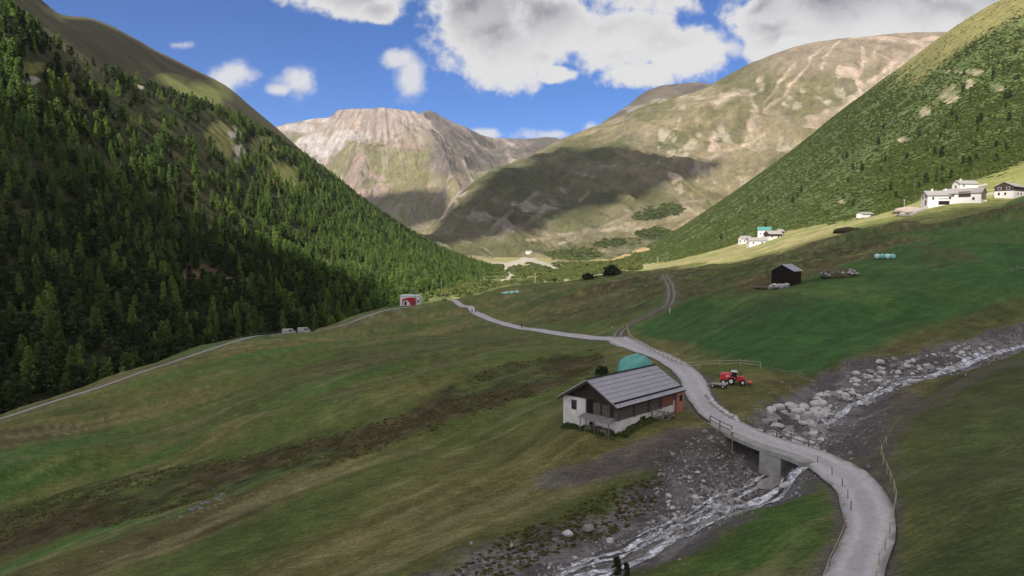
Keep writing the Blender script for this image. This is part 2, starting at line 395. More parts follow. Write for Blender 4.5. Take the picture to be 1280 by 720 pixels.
# --- grassy dome above the wood
DOME_N = [(20,60,900),(80,90,950),(200,165,1150),(290,190,1350),(360,240,1600),(420,280,1800)]
DOME_R = [(20,-40,1500),(60,6,1500),(80,19,1520),(110,23,1560),(140,34,1600),(170,49,1650),(200,66,1700),(240,87,1750),(280,108,1800),(320,140,1850),(360,172,1900),(420,225,2000)]
DOME_B = [(20,10,2000),(110,60,2100),(200,105,2200),(280,150,2300),(420,260,2500)]
XD, YD, ZD, UD, WD = loft([DOME_N, DOME_R, DOME_B], 20, 420, 300, [130, 20])
ZD = ZD + 5 * fbm(XD / 90, YD / 90, 4, 33) * np.clip((1.15 - np.abs(WD - .5)), 0.15, 1)
reg('dome', XD, YD, ZD)
nD = fbm(XD / 60, YD / 60, 4, 34)
_, VD = proj(XD, YD, ZD)
CD = L3(np.array([.060,.049,.027]), np.array([.046,.044,.021]), sst(-.3, .3, nD))
CD = L3(CD, np.array([.105,.115,.036]), sst(.2, .8, blob(UD, VD, [(250,118,45,22),(215,100,30,10)]) + .4 * nD))
grid_mesh('grassy_hill', XD, YD, ZD, ground_mat('alpine_grass_dome', [.03, .15], (.75, 1.25), (.1, .4, 3.0)), CD)

# --- scrub-covered slope and village terrace on the right
C0 = [(560,400,400),(700,372,420),(790,352,400),(940,340,290),(1100,300,300),(1280,272,300),(1700,250,300)]
C1 = [(560,384,470),(640,366,490),(700,353,560),(790,340,560),(850,330,520),(940,316,430),(1000,301,385),(1100,279,345),(1190,258,350),(1280,246,365),(1700,200,380)]
C2 = [(560,372,560),(640,357,700),(700,346,900),(780,332,1150),(850,322,900),(920,303,760),(1000,283,640),(1060,272,580),(1110,262,540),(1140,248,540),(1180,233,560),(1230,216,560),(1280,195,560),(1700,60,560)]
C3 = [(560,364,700),(640,352,900),(700,340,1400),(780,326,1700),(850,310,1450),(920,282,1250),(1000,245,1050),(1110,195,900),(1200,145,860),(1280,110,850),(1700,-80,800)]
C4 = [(560,362,760),(640,350,1000),(700,336,1600),(745,333,2100),(765,326,2500),(785,317,2800),(800,311,2800),(830,296,2700),(870,272,2550),(900,252,2450),(950,218,2300),(1000,181,2150),(1050,142,2000),(1100,104,1850),(1150,67,1700),(1170,51,1640),(1200,30,1560),(1250,-2,1450),(1300,-32,1380),(1480,-140,1200),(1700,-260,1100)]
C5 = [(560,372,900),(700,342,1900),(785,330,3200),(900,280,3000),(1000,220,2700),(1170,110,2100),(1300,30,1800),(1700,-150,1500)]
XC, YC, ZC, UC, WC = loft([C0, C1, C2, C3, C4, C5], 560, 1700, 760, [30, 60, 110, 150, 24])
am = np.clip(WC - 2.0, 0, 1) * np.clip((4.02 - WC) * 2.5, .12, 1)
fallC = (XC * .55 + YC * .84)
ZC = ZC + am * (9 * (ridged(fallC / 210 + .3 * fbm(XC / 200, YC / 200, 2, 41), (XC - YC) / 900, 3, 43) - .55) + 7 * fbm(XC / 80, YC / 80, 4, 44)) + np.clip((WC - 1), 0, 1) * .8 * fbm(XC / 20, YC / 20, 3, 46)
reg('scrub_hillside', XC, YC, ZC)
_, VC = proj(XC, YC, ZC)
nC = fbm(XC / 110, YC / 110, 4, 47); nC2 = fbm(XC / 22, YC / 22, 4, 48); nC3 = fbm(XC / 7, YC / 7, 3, 49)
SCRUB = np.array([.054,.078,.026]); PALE = np.array([.21,.19,.085]); YG = np.array([.165,.175,.055])
CC = L3(SCRUB, np.array([.058,.080,.027]), sst(-.2, .4, nC + .5 * nC2)); CC = L3(CC, SCRUB * .75, sst(.1, .5, nC2 * .8 - nC * .3))
strip = 1 - sst(1.72, 2.02, WC + .12 * nC2 + .06 * nC3)
grass = L3(PALE, YG, sst(-.25, .25, nC + .4 * nC2)); grass = L3(grass, np.array([.13,.16,.045]), sst(.1, .5, nC2 - .2 * nC))
CC = L3(CC, grass, strip)
# high pasture along the crest, stones and bare ground
crest = sst(-1, 1, ((UC - 1085) * .62 + (118 - VC)) / 26 - 1.4 + 1.6 * nC2 + 1.0 * nC) * sst(3.2, 3.7, WC + .25 * nC)
CC = L3(CC, np.array([.155,.140,.052]), crest * .9)
bare = sst(.35, .85, blob(UC, VC, [(1180,118,16,14),(1150,140,12,9),(1205,105,8,8),(1240,108,14,7),(1125,175,12,5),(1200,90,30,5),(1050,252,8,4)]) + .8 * nC2 + .3 * nC3 - .1)
CC = L3(CC, np.array([.25,.205,.155]), bare * (.25 + .5 * sst(-.1, .3, nC3)))
tanf = sst(.35, .6, blob(UC, VC, [(772,322,27,6),(797,312,18,4)]) + .25 * nC2); CC = L3(CC, np.array([.26,.19,.075]), tanf)
fl = (1 - sst(770, 830, UC)) * (WC > 1)
pale = sst(.05, .3, fbm(XC / 40, YC / 90, 4, 150)) * fl
CC = L3(CC, np.array([.30,.27,.22]), pale * .8)
CC = CC * (1 + .3 * nC3[..., None])
def bh(pts): return pts
grid_mesh('scrub_hillside', XC, YC, ZC, ground_mat('scrub_ground', [.10, .45], (.6, 1.45), (.3, .7, 2.5)), np.clip(CC, .004, .8))

# --- floor of the valley
F0 = [(300,420,420),(560,388,440),(800,360,430),(1000,345,420)]
F1 = [(300,400,560),(560,372,560),(640,362,640),(720,352,700),(1000,338,700)]
F2 = [(300,380,900),(560,356,900),(640,347,1000),(720,342,1200),(1000,330,1200)]
F3 = [(300,350,1800),(560,337,1800),(640,333,1800),(720,331,2000),(1000,325,2000)]
F4 = [(300,335,2600),(560,327,2600),(640,324,2600),(720,325,2700),(1000,322,2800)]
F5 = [(300,325,3700),(560,320,3700),(640,318,3600),(720,318,3500),(1000,318,3500)]
XF, YF, ZF, UF, WF = loft([F0, F1, F2, F3, F4, F5], 300, 1000, 520, [20, 40, 60, 60, 40])
ZF = ZF + 2.0 * fbm(XF / 50, YF / 50, 4, 140) * np.clip(WF, 0, 1) + 5 * fbm(XF / 200, YF / 200, 3, 141) * np.clip(WF - 2, 0, 1)
reg('valley_floor', XF, YF, ZF)
_, VF = proj(XF, YF, ZF)
nF = fbm(XF / 60, YF / 110, 4, 142); nF2 = fbm(XF / 16, YF / 30, 4, 143)
CF = L3(np.array([.075,.095,.034]), np.array([.16,.155,.062]), sst(-.2, .3, nF + .4 * nF2))
CF = L3(CF, np.array([.19,.175,.075]), sst(2.6, 3.6, WF + .5 * nF) * .8)
for ln, wpx in (([(612,362),(628,352),(640,345),(628,338),(640,331),(655,326),(668,322)], 2.2), ([(655,322),(670,328),(690,335),(700,341)], 3.4), ([(630,333),(650,329),(662,326)], 2.0), ([(610,330),(635,330),(662,322)], 1.8)):
    d = seg_dist(UF, VF, ln) + 1.6 * nF2
    CF = L3(CF, np.array([.27,.24,.20]), (1 - sst(wpx * .6, wpx * 1.5, d)) * .9)
CF = L3(CF, np.array([.29,.26,.215]), .8 * sst(.05, .4, nF2) * (1 - sst(8, 20, np.abs(UF - 655) + 1.3 * np.abs(VF - 330))))
grid_mesh('valley_floor', XF, YF, ZF, ground_mat('valley_ground', [.05, .2], (.7, 1.3), (.1, .5, 3.0)), np.clip(CF, .004, .8))

# --- the broad mountain that closes the valley on the right
M0 = [(430,345,2500),(560,338,2500),(640,334,2500),(700,336,2500),(800,335,2500),(1000,330,2900),(1250,330,2700)]
M1 = [(430,322,3300),(500,312,3300),(540,308,3250),(620,314,3050),(660,316,2950),(700,314,3000),(800,300,3150),(900,285,3300),(1000,270,3200),(1250,270,3000)]
M2 = [(430,312,3900),(500,303,3900),(540,288,4050),(600,262,4000),(700,245,4000),(800,225,4000),(900,205,3950),(1000,185,3850),(1250,180,3600)]
M3 = [(430,308,4200),(500,301,4100),(540,285,4200),(575,244,4500),(600,224,4650),(632,208,4800),(660,196,4950),(697,177,5200),(720,168,5250),(750,156,5250),(780,144,5200),(820,128,5150),(860,118,5100),(888,106,5050),(905,97,5000),(930,84,4950),(960,70,4900),(1000,57,4850),(1030,52,4820),(1060,49,4800),(1110,45,4750),(1150,43,4700),(1172,43,4680),(1190,47,4650),(1250,60,4600)]
M4 = [(430,320,4700),(540,300,4800),(697,200,5900),(888,130,5700),(1000,90,5500),(1172,80,5300),(1250,90,5200)]
XM, YM, ZM, UM, WM = loft([M0, M1, M2, M3, M4], 430, 1250, 820, [60, 110, 150, 20])
ws = np.clip(WM, 0, 1) * np.clip((3.0 - WM) * 1.6, .10, 1)
q1 = (XM * .80 + YM * .55); q2 = (-XM * .55 + YM * .8)
wr = .45 * fbm(XM / 500, YM / 500, 3, 61)
g1 = ridged(q1 / 330 + wr, q2 / 1900, 4, 62); g2 = ridged(q1 / 110 + wr * 2, q2 / 700, 3, 63)
ZM = ZM + ws * (22 * ridged(XM / 240, YM / 240, 3, 69) + 170 * (g1 - .6) + 75 * (g2 - .6) + 30 * fbm(XM / 350, YM / 350, 5, 64)) + 15 * fbm(XM / 90, YM / 90, 4, 65) * ws
reg('broad_mountain', XM, YM, ZM)
_, VM = proj(XM, YM, ZM)
nM = fbm(XM / 300, YM / 300, 5, 66); nM2 = fbm(XM / 60, YM / 60, 4, 67); nM3 = fbm(q1 / 40, q2 / 260, 4, 68)
GRA = np.array([.125,.115,.055]); TAN = np.array([.215,.180,.110]); SCR = np.array([.42,.33,.265]); ROK = np.array([.21,.175,.15]); GRN = np.array([.085,.092,.040])
CM = L3(GRA, TAN, sst(-.15, .35, nM + .35 * nM2)); CM = L3(CM, GRN, sst(.0, .4, -nM + .4 * nM3) * .8); CM = L3(CM, GRN * .8, (1 - sst(700, 880, UM + 60 * nM)) * sst(170, 215, VM + 12 * nM2) * (1 - sst(270, 300, VM)) * .75)
top = sst(-10, 22, 96 - VM - 14 * nM) * sst(900, 980, UM)
CM = L3(CM, np.array([.24,.19,.145]), top * .8)
CM = L3(CM, np.array([.16,.135,.10]), sst(.15, .5, nM3) * .6)
streaks = [([(985,78),(972,92),(962,108),(950,124)], 2.6), ([(1020,58),(1000,80),(985,100),(968,122),(950,138)], 2.6), ([(1072,60),(1074,72),(1070,92)], 2.8), ([(1120,70),(1098,90),(1078,105),(1060,122),(1035,142),(1015,150)], 4.0), ([(1160,52),(1130,78),(1098,100),(1065,124),(1030,144),(1008,156)], 5.0),
           ([(892,132),(905,120),(930,116)], 5.5), ([(930,120),(936,135),(944,148),(940,162),(928,174)], 3.0), ([(948,92),(945,110)], 3.2), ([(888,165),(890,180),(896,190),(884,200)], 5.0), ([(896,190),(925,182),(950,165)], 2.0), ([(1172,48),(1155,58),(1140,66)], 6.0), ([(1040,52),(1028,66),(1020,84)], 2.0), ([(1090,55),(1085,70)], 1.6)]
k = np.zeros(UM.shape)
wu, wv = UM + 7 * fbm(XM / 170, YM / 170, 4, 161) + 3 * nM2, VM + 6 * fbm(XM / 170, YM / 170, 4, 162) + 2.5 * nM3
for ln, w_ in streaks: k = np.maximum(k, (1 - sst(w_ * .2, w_ * 1.5, seg_dist(wu, wv, ln) + 1.5 * nM3)) * (.55 + .45 * sst(-.3, .3, nM2)))
k = np.maximum(k, sst(.3, .8, blob(wu, wv, [(1052,92,18,11),(1066,108,8,8),(935,150,9,12),(908,118,20,6),(1150,52,35,8),(1100,48,50,5),(890,182,7,12),(842,222,10,8),(1010,150,14,6)]) + .6 * nM2 + .5 * nM3))
CM = L3(CM, SCR * .92 * (1 + .3 * nM2[..., None]), k * .8)
CM = CM * (1 + .28 * nM3[..., None]) * (1 + .22 * fbm(XM / 30, YM / 30, 3, 166)[..., None])
spk = sst(.28, .5, nM2 + .5 * nM3) * (VM > 110) * (UM > 820) * (1 - sst(250, 270, VM))
CM = L3(CM, np.array([.36,.32,.25]), spk * .7)
# gully rocks of the shaded face
rocks = sst(.35, .9, blob(UM, VM, [(650,262,16,18),(668,250,20,14),(635,280,12,14),(700,238,14,8),(690,252,22,12),(600,270,20,8),(735,222,12,6),(760,205,14,6),(570,238,14,12)]) + .9 * nM3 + .5 * nM2 - .15)
CM = L3(CM, np.array([.30,.255,.225]), rocks * (.15 + .75 * sst(-.15, .3, nM3 + .4 * nM2)))
scr2 = np.zeros(UM.shape)
for ln, w_ in (([(690,255),(670,272),(648,284)], 3.2), ([(640,262),(622,280),(606,296)], 2.0), ([(735,240),(725,250)], 1.6), ([(660,300),(720,292),(780,285),(830,290)], 2.0), ([(700,306),(760,280),(800,262),(850,255),(880,248)], 1.6), ([(780,262),(800,268),(815,276)], 1.2), ([(560,235),(572,255),(555,270)], 2.5)):
    scr2 = np.maximum(scr2, 1 - sst(w_ * .5, w_ * 1.6, seg_dist(UM + 3 * nM2, VM + 3 * nM3, ln) + 1.2 * nM2))
CM = L3(CM, np.array([.32,.27,.21]), scr2 * (.3 + .5 * sst(-.2, .3, nM2)))
low = sst(.3, .8, blob(UM, VM, [(770,304,34,7),(820,292,28,8),(720,318,40,9),(812,268,26,11),(835,262,20,10)]) + .6 * nM2)
CM = L3(CM, np.array([.05,.068,.03]), low * .9)
grid_mesh('broad_mountain', XM, YM, ZM, ground_mat('mountain_turf', [.012, .05], (.72, 1.3), (.02, 1.0, 30.0)), np.clip(CM * .74, .004, .8))

# --- dark summit behind it: dark rock, with shade put into its colour too
P0 = [(700,230,5600),(960,180,5600)]
P1 = [(700,182,7000),(730,172,7000),(760,150,7000),(785,132,7000),(805,117,7000),(830,108,7000),(860,105,7000),(885,108,7000),(910,118,7000),(960,140,7000)]
P2 = [(700,230,8200),(830,170,8200),(960,190,8200)]
XP, YP, ZP, UP, WP = loft([P0, P1, P2], 700, 960, 260, [110, 12])
ZP = ZP + np.clip((1.02 - WP) * 2, .08, 1) * np.clip(WP * 3, 0, 1) * (70 * (ridged(XP / 260, YP / 900, 4, 71) - .6) + 40 * fbm(XP / 300, YP / 300, 4, 72))
reg('summit', XP, YP, ZP)
nP = fbm(XP / 200, YP / 200, 4, 73); _, VP = proj(XP, YP, ZP)
CPc = L3(np.array([.095,.078,.068]), np.array([.13,.11,.08]), sst(-.2, .3, nP)); CPc = L3(CPc, np.array([.24,.22,.20]), sst(.2, .7, blob(UP, VP, [(800,138,24,7),(835,128,22,6)]) + .7 * nP) * .8)
CPc = L3(CPc, np.array([.13,.12,.058]), sst(135, 165, VP + 14 * nP))
grid_mesh('dark_summit', XP, YP, ZP, ground_mat('summit_scree', [.01, .05], (.75, 1.25), (.02, .6, 14.0)), np.clip(CPc * .58, .004, .8))

# --- far rocky mountain
G0 = [(250,330,5200),(560,310,5200),(760,300,5400)]
G1 = [(250,270,6000),(400,262,6000),(480,258,5800),(560,262,5600),(620,240,6000),(700,225,6300),(760,225,6400)]
G2 = [(250,230,6900),(365,215,6900),(420,200,6800),(480,190,6500),(515,185,6400),(560,200,6500),(620,200,7000),(700,193,7400),(760,200,7500)]
G2b = [(250,200,7500),(365,172,7600),(400,172,7500),(430,163,7350),(470,160,7250),(515,158,7100),(540,160,7200),(570,168,7350),(620,184,7900),(700,183,8200),(760,190,8300)]
G3 = [(250,185,7900),(300,172,7900),(340,160,7900),(365,155,7900),(400,148,7850),(416,146,7800),(424,139,7650),(440,137,7550),(470,136,7500),(500,138,7450),(515,140,7400),(526,142,7420),(534,139,7600),(542,140,7700),(560,150,7800),(580,159,7950),(600,168,8150),(620,173,8400),(650,174,8500),(680,173,8500),(693,172,8500),(705,177,8500),(760,185,8500)]
G4 = [(250,230,9200),(470,190,9000),(600,210,9400),(760,220,9800)]
XG, YG_, ZG, UG, WG = loft([G0, G1, G2, G2b, G3, G4], 250, 760, 640, [50, 90, 50, 60, 12])
wg = np.clip(WG, 0, 1) * np.clip((4.0 - WG) * 1.1, .07, 1)
wr = .5 * fbm(XG / 700, YG_ / 700, 3, 81)
e1 = ridged((XG + .35 * YG_) / 520 + wr, (YG_ - .3 * XG) / 900 + wr, 5, 82); _, VG0 = proj(XG, YG_, ZG); fa = np.arctan2(UG - 480, np.maximum(VG0 - 85, 5)); fr = np.hypot(UG - 480, VG0 - 85); e2 = ridged(fa * 9 + wr * .8, fr / 60 + wr, 4, 83)
spur = 210 * np.exp(-((UG - np.interp(WG, [0, 1, 2, 3, 4], [590, 572, 548, 530, 518])) / 20) ** 2) + 110 * np.exp(-((UG - np.interp(WG, [0, 1, 2, 3, 4], [440, 452, 450, 436, 425])) / 16) ** 2) - 70 * np.exp(-((UG - np.interp(WG, [0, 1, 2, 3, 4], [380, 392, 402, 412, 418])) / 16) ** 2)
cl = np.clip(1 - np.abs(WG - 3.5) / .8, 0, 1) * (1 - sst(525, 560, UG))
ZG = ZG + wg * (spur * np.clip((3.25 - WG) * .8, 0, 1) + 170 * (e1 - .6) + 40 * fbm(XG / 400, YG_ / 400, 5, 84)) + cl * 40 * (e2 - .6) + wg * 60 * (e2 - .6)
reg('far', XG, YG_, ZG)
_, VG = proj(XG, YG_, ZG)
nG = fbm(XG / 400, YG_ / 400, 5, 86); nG2 = fbm(XG / 90, YG_ / 90, 4, 87); nG3 = fbm(fa * 22 + .5 * nG, fr / 38 + .5 * nG2, 4, 88)
ROCK = np.array([.27,.225,.20]); SCRE = np.array([.36,.325,.31]); TG = np.array([.175,.160,.085]); PNK = np.array([.26,.195,.165])
CG = L3(TG, PNK, sst(-.15, .3, nG + .5 * nG2)); CG = L3(CG, np.array([.14,.14,.062]), sst(.05, .4, -nG2 + .3 * nG) * .8)
up = sst(-8, 10, 172 - VG + 22 * nG + 10 * nG3)
CG = L3(CG, ROCK * (1 + .65 * nG3[..., None]), up)
CG = L3(CG, SCRE, sst(.2, .8, blob(UG, VG, [(395,185,32,20),(420,178,22,12),(440,170,30,9),(375,160,25,7),(385,200,20,18),(400,150,25,4)]) + .5 * nG2 + .3 * nG3) * (1 - .3 * sst(420, 470, UG)))
CG = L3(CG, np.array([.30,.225,.185]), sst(.1, .4, nG3) * sst(0, 6, 166 - VG) * (1 - sst(520, 545, UG)) * .8)
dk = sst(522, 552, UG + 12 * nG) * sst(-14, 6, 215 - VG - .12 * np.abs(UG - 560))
CG = L3(CG, L3(np.array([.085,.075,.075]), np.array([.16,.135,.125]), sst(-.1, .4, nG3 + .5 * nG2)), dk * .85)  # right flank darkened in colour, standing in for its shade
CG = L3(CG, np.array([.33,.28,.25]), sst(.25, .6, nG3 + .4 * nG2) * sst(150, 175, VG) * .5); CG = L3(CG, np.array([.20,.17,.15]), sst(.1, .5, -nG3 + .3 * nG) * .45)
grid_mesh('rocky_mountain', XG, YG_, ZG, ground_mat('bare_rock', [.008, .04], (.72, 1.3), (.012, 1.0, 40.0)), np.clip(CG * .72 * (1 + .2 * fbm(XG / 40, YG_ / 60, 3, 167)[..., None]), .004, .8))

meadow_o = build_meadow()
BV = {k: bvh_of(*g) for k, g in SHEETS.items()}
def ray_dir(u, v):
    t, s = ts(u, v); return Vector((float(t), 1.0, float(s)))
def hit_any(u, v, names):
    d = ray_dir(u, v); best = None
    for n in names:
        h = BV[n].ray_cast(Vector((0, 0, 0)), d.normalized(), 20000)
        if h[0] is not None and (best is None or h[0].y < best.y): best = h[0]
    return best
def drop(x, y, names, zmax=4000):
    best = None
    for n in names:
        h = BV[n].ray_cast(Vector((x, y, zmax)), Vector((0, 0, -1)), 9000)
        if h[0] is not None and (best is None or h[0].z > best): best = h[0].z
    return best
# ------------------------------------------------------------------ unseen clouds overhead, outlined to throw the shadows
def make_shadow_cloud(pts_world, alt, thick, grow=0, n=64, seed=0):
    k = [((alt - p[2]) / TO_SUN.z) for p in pts_world]
    poly = [(p[0] + TO_SUN.x * q, p[1] + TO_SUN.y * q) for p, q in zip(pts_world, k)]
    pa = np.array(poly); lo = pa.min(0) - 80; hi = pa.max(0) + 80
    gx = np.linspace(lo[0], hi[0], n); gy = np.linspace(lo[1], hi[1], n); X, Y = np.meshgrid(gx, gy)
    sc_ = (hi - lo).max()
    s_ = _sdf_full(X, Y, poly) + fbm(X / (sc_ / 12), Y / (sc_ / 12), 4, seed) * sc_ / (60 if seed == 1 else 26)
    m = s_ > 0; bmx = bmesh.new(); top = {}; bot = {}
    for i in range(n):
        for j in range(n):
            if s_[i, j] > -(hi - lo).max() / n * 1.0:
                h = thick * min(1, max(s_[i, j], 0) / (sc_ * .12)) ** .5
                h1 = h * (.8 + .5 * float(fbm(np.array(X[i, j] / (sc_ / 9)), np.array(Y[i, j] / (sc_ / 9)), 3, seed + 5)))
                top[i, j] = bmx.verts.new((X[i, j], Y[i, j], alt + h1 + 1)); bot[i, j] = bmx.verts.new((X[i, j], Y[i, j], alt - .25 * h - 1))
    for i in range(n - 1):
        for j in range(n - 1):
            q = [(i, j), (i, j + 1), (i + 1, j + 1), (i + 1, j)]
            if all(x in top for x in q) and m[i, j] | m[i + 1, j + 1] | m[i, j + 1] | m[i + 1, j]:
                bmx.faces.new([top[x] for x in q]); bmx.faces.new([bot[x] for x in q[::-1]])
    bmesh.ops.delete(bmx, geom=[v for v in bmx.verts if not v.link_faces], context='VERTS')
    ed = [e for e in bmx.edges if len(e.link_faces) == 1]
    me = bpy.data.meshes.new('shadow_cloud'); bmx.to_mesh(me); bmx.free()
    for p in me.polygons: p.use_smooth = True
    me.materials.append(CLOUD_MAT); o = bpy.data.objects.new('shadow_cloud', me); COL.objects.link(o); o['kind'] = 'structure'; return o
def _sdf_full(X, Y, poly):
    d = _seg_dist(X, Y, list(poly) + [poly[0]])[0]
    return np.where(inside(X, Y, poly), d, -d)
m, nt, b = new_mat('shadow_cloud_vapour'); b.inputs['Base Color'].default_value = (.92, .93, .95, 1); b.inputs['Roughness'].default_value = 1
tr = nt.nodes.new('ShaderNodeBsdfTranslucent'); tr.inputs[0].default_value = (.9, .92, .95, 1); mx = nt.nodes.new('ShaderNodeMixShader'); mx.inputs[0].default_value = .35
nt.links.new(b.outputs[0], mx.inputs[1]); nt.links.new(tr.outputs[0], mx.inputs[2]); nt.links.new(mx.outputs[0], [n for n in nt.nodes if n.type == 'OUTPUT_MATERIAL'][0].inputs[0])
CLOUD_MAT = m
def on(u, v, names):
    h = hit_any(u, v, names); return tuple(h) if h else None
# near shadow, thrown by an unseen caster added overhead: edge over the wooded slope, along the brow of the meadow and up the right-hand terrace
edge_pts = []
for u, v in [(0,150),(60,185),(120,215),(180,240),(240,268),(300,298),(350,325),(400,345),(440,362)]:
    q = on(u, v, ['wooded_hillside'])
    if q: edge_pts.append(q)
for u, v in [(520,384),(575,371)]: edge_pts.append(tuple(hit(u, v)))
edge_pts += [tuple(P(630, 360, 480)), tuple(P(700, 352, 480)), tuple(P(790, 338.5, 440)), tuple(P(860, 332, 390)), tuple(P(935, 322, 340)), tuple(P(1010, 306, 330)), tuple(P(1060, 294, 320)), tuple(P(1100, 283, 325)), tuple(P(1180, 266, 335)), tuple(P(1290, 252, 335)), tuple(P(1500, 232, 330))]
edge_pts += [(330, 60, 0), (240, -120, 0), (-60, -200, -20), (-330, -60, 0), (-480, 150, 120), tuple(on(-150, 100, ['wooded_hillside']) or (-420, 420, 120))]
make_shadow_cloud(edge_pts, 2400, 130, n=110, seed=1)
def proj_poly(px, names):
    out = []
    for u, v in px:
        q = on(u, v, names)
        if q: out.append(q)
    return out
MS = ['broad_mountain', 'far', 'summit']
make_shadow_cloud(proj_poly([(498,300),(520,285),(560,262),(600,235),(650,206),(700,184),(735,186),(790,187),(850,196),(893,203),(880,212),(840,225),(805,238),(770,252),(740,262),(715,262),(690,276),(650,290),(600,303),(540,304)], ['broad_mountain']), 7000, 160, n=96, seed=2)
make_shadow_cloud(proj_poly([(440,255),(470,245),(530,238),(556,236),(562,252),(548,275),(510,285),(455,280)], ['far']), 7000, 110, seed=3)
make_shadow_cloud(proj_poly([(70,30),(90,24),(140,36),(200,68),(250,94),(262,102),(235,102),(205,108),(165,100),(120,80),(80,60)], ['dome']), 2600, 70, seed=5)

# ------------------------------------------------------------------ light and sky
sun = bpy.data.lights.new('sun', 'SUN'); sun.energy = 4.7; sun.angle = R(.5); sun.color = (1, .93, .82)
so = bpy.data.objects.new('sun', sun); COL.objects.link(so); so.rotation_euler = TO_SUN.to_track_quat('Z', 'Y').to_euler()
w = bpy.data.worlds.new("World"); scene.world = w; w.use_nodes = True; nt = w.node_tree; nt.nodes.clear()
N = nt.nodes.new; LK = nt.links.new
sky = N('ShaderNodeTexSky'); sky.sky_type = 'NISHITA'; sky.sun_disc = False
sky.sun_elevation = math.asin(TO_SUN.z); sky.sun_rotation = math.atan2(TO_SUN.x, TO_SUN.y); sky.altitude = 2000; sky.air_density = 1.0; sky.dust_density = .4; sky.ozone_density = 2.5
tc = N('ShaderNodeTexCoord'); sep = N('ShaderNodeSeparateXYZ'); LK(tc.outputs['Generated'], sep.inputs[0])
def mth(op, a, b=None, clamp=False):
    n = N('ShaderNodeMath'); n.operation = op; n.use_clamp = clamp
    for k, x in enumerate((a, b)):
        if x is None: continue
        if isinstance(x, (int, float)): n.inputs[k].default_value = x
        else: LK(x, n.inputs[k])
    return n.outputs[0]
yy = mth('MAXIMUM', sep.outputs[1], .08)
tx = mth('DIVIDE', sep.outputs[0], yy); tz = mth('DIVIDE', sep.outputs[2], yy)
cmb = N('ShaderNodeCombineXYZ'); LK(tx, cmb.inputs[0]); LK(tz, cmb.inputs[1])
def nz(scale, detail, rough, off=0):
    n = N('ShaderNodeTexNoise'); n.inputs['Scale'].default_value = scale; n.inputs['Detail'].default_value = detail; n.inputs['Roughness'].default_value = rough
    a = N('ShaderNodeVectorMath'); a.operation = 'ADD'; a.inputs[1].default_value = (off, off * .7, off * .3); LK(cmb.outputs[0], a.inputs[0]); LK(a.outputs[0], n.inputs['Vector']); return n
def nzv(vec, scale, detail, rough, off=0):
    n = N('ShaderNodeTexNoise'); n.inputs['Scale'].default_value = scale; n.inputs['Detail'].default_value = detail; n.inputs['Roughness'].default_value = rough
    a = N('ShaderNodeVectorMath'); a.operation = 'ADD'; a.inputs[1].default_value = (off, off * .7, off * .3); LK(vec, a.inputs[0]); LK(a.outputs[0], n.inputs['Vector']); return n.outputs[0]
def shifted(dx, dz):
    a = N('ShaderNodeVectorMath'); a.operation = 'ADD'; a.inputs[1].default_value = (dx, dz, 0); LK(cmb.outputs[0], a.inputs[0]); return a.outputs[0]
def cloud_field(vec, lst):
    cur = None
    for (u, v, ru, rv) in lst:
        t, s = ts(u, v)
        a = N('ShaderNodeVectorMath'); a.operation = 'SUBTRACT'; LK(vec, a.inputs[0]); a.inputs[1].default_value = (float(t), float(s), 0)
        b_ = N('ShaderNodeVectorMath'); b_.operation = 'MULTIPLY'; LK(a.outputs[0], b_.inputs[0]); b_.inputs[1].default_value = (F / ru, F / rv, 0)
        l = N('ShaderNodeVectorMath'); l.operation = 'LENGTH'; LK(b_.outputs[0], l.inputs[0])
        d = mth('SUBTRACT', 1.0, l.outputs['Value']); cur = d if cur is None else mth('MAXIMUM', cur, d)
    return cur
BIG = [(610,10,85,66),(640,58,60,46),(700,30,120,76),(770,52,110,66),(850,68,72,48),(700,92,34,16),(800,92,80,26),(730,-40,220,90),(430,0,88,26),(470,12,40,18),
       (985,58,56,36),(960,22,56,38),(1090,8,190,72),(1190,26,110,56),(1300,0,200,90),(1060,-60,300,100),(380,-40,120,48)]
SMALL = [(375,101,36,24),(288,92,40,20),(512,98,18,34),(499,74,22,12),(690,168,58,11),(605,168,26,8),(740,160,30,14),(222,56,26,9),(280,98,20,28),(910,60,30,20),(350,112,22,10)]
def field(vec):
    w1 = mth('MULTIPLY', mth('SUBTRACT', nzv(vec, 4.5, 10, .62, 3.1), .5), 2.3); w2 = mth('MULTIPLY', mth('SUBTRACT', nzv(vec, 17, 9, .62, 9.7), .5), 1.5); w3 = mth('MULTIPLY', mth('SUBTRACT', nzv(vec, 55, 6, .6, 5.3), .5), .45)
    wsum = mth('ADD', mth('ADD', w1, w2), w3)
    return mth('ADD', mth('MULTIPLY', cloud_field(vec, BIG), 1.25), wsum), mth('SUBTRACT', mth('ADD', cloud_field(vec, SMALL), mth('MULTIPLY', wsum, 1.25)), .15)
f1, f2 = field(cmb.outputs[0]); g1_, g2_ = field(shifted(.020, -.022))
def mr(x, a, b, c=0, d=1, smooth=True):
    n = N('ShaderNodeMapRange'); n.interpolation_type = 'SMOOTHSTEP' if smooth else 'LINEAR'; LK(x, n.inputs[0])
    for k, q in enumerate((a, b, c, d)): n.inputs[k + 1].default_value = q
    return n.outputs[0]
alpha = mth('MAXIMUM', mr(f1, -.04, .40), mth('MULTIPLY', mr(f2, -.05, .85), .9))
thick = mr(f1, .25, 1.2)
relief = mr(mth('SUBTRACT', f1, g1_), -.45, .40)          # 1 where the vapour thins out towards the light
nlow = nzv(cmb.outputs[0], 4.5, 4, .5, 21.0)
hi = mr(mth('ADD', tz, mth('MULTIPLY', mth('SUBTRACT', nlow, .5), .25)), .235, .335)
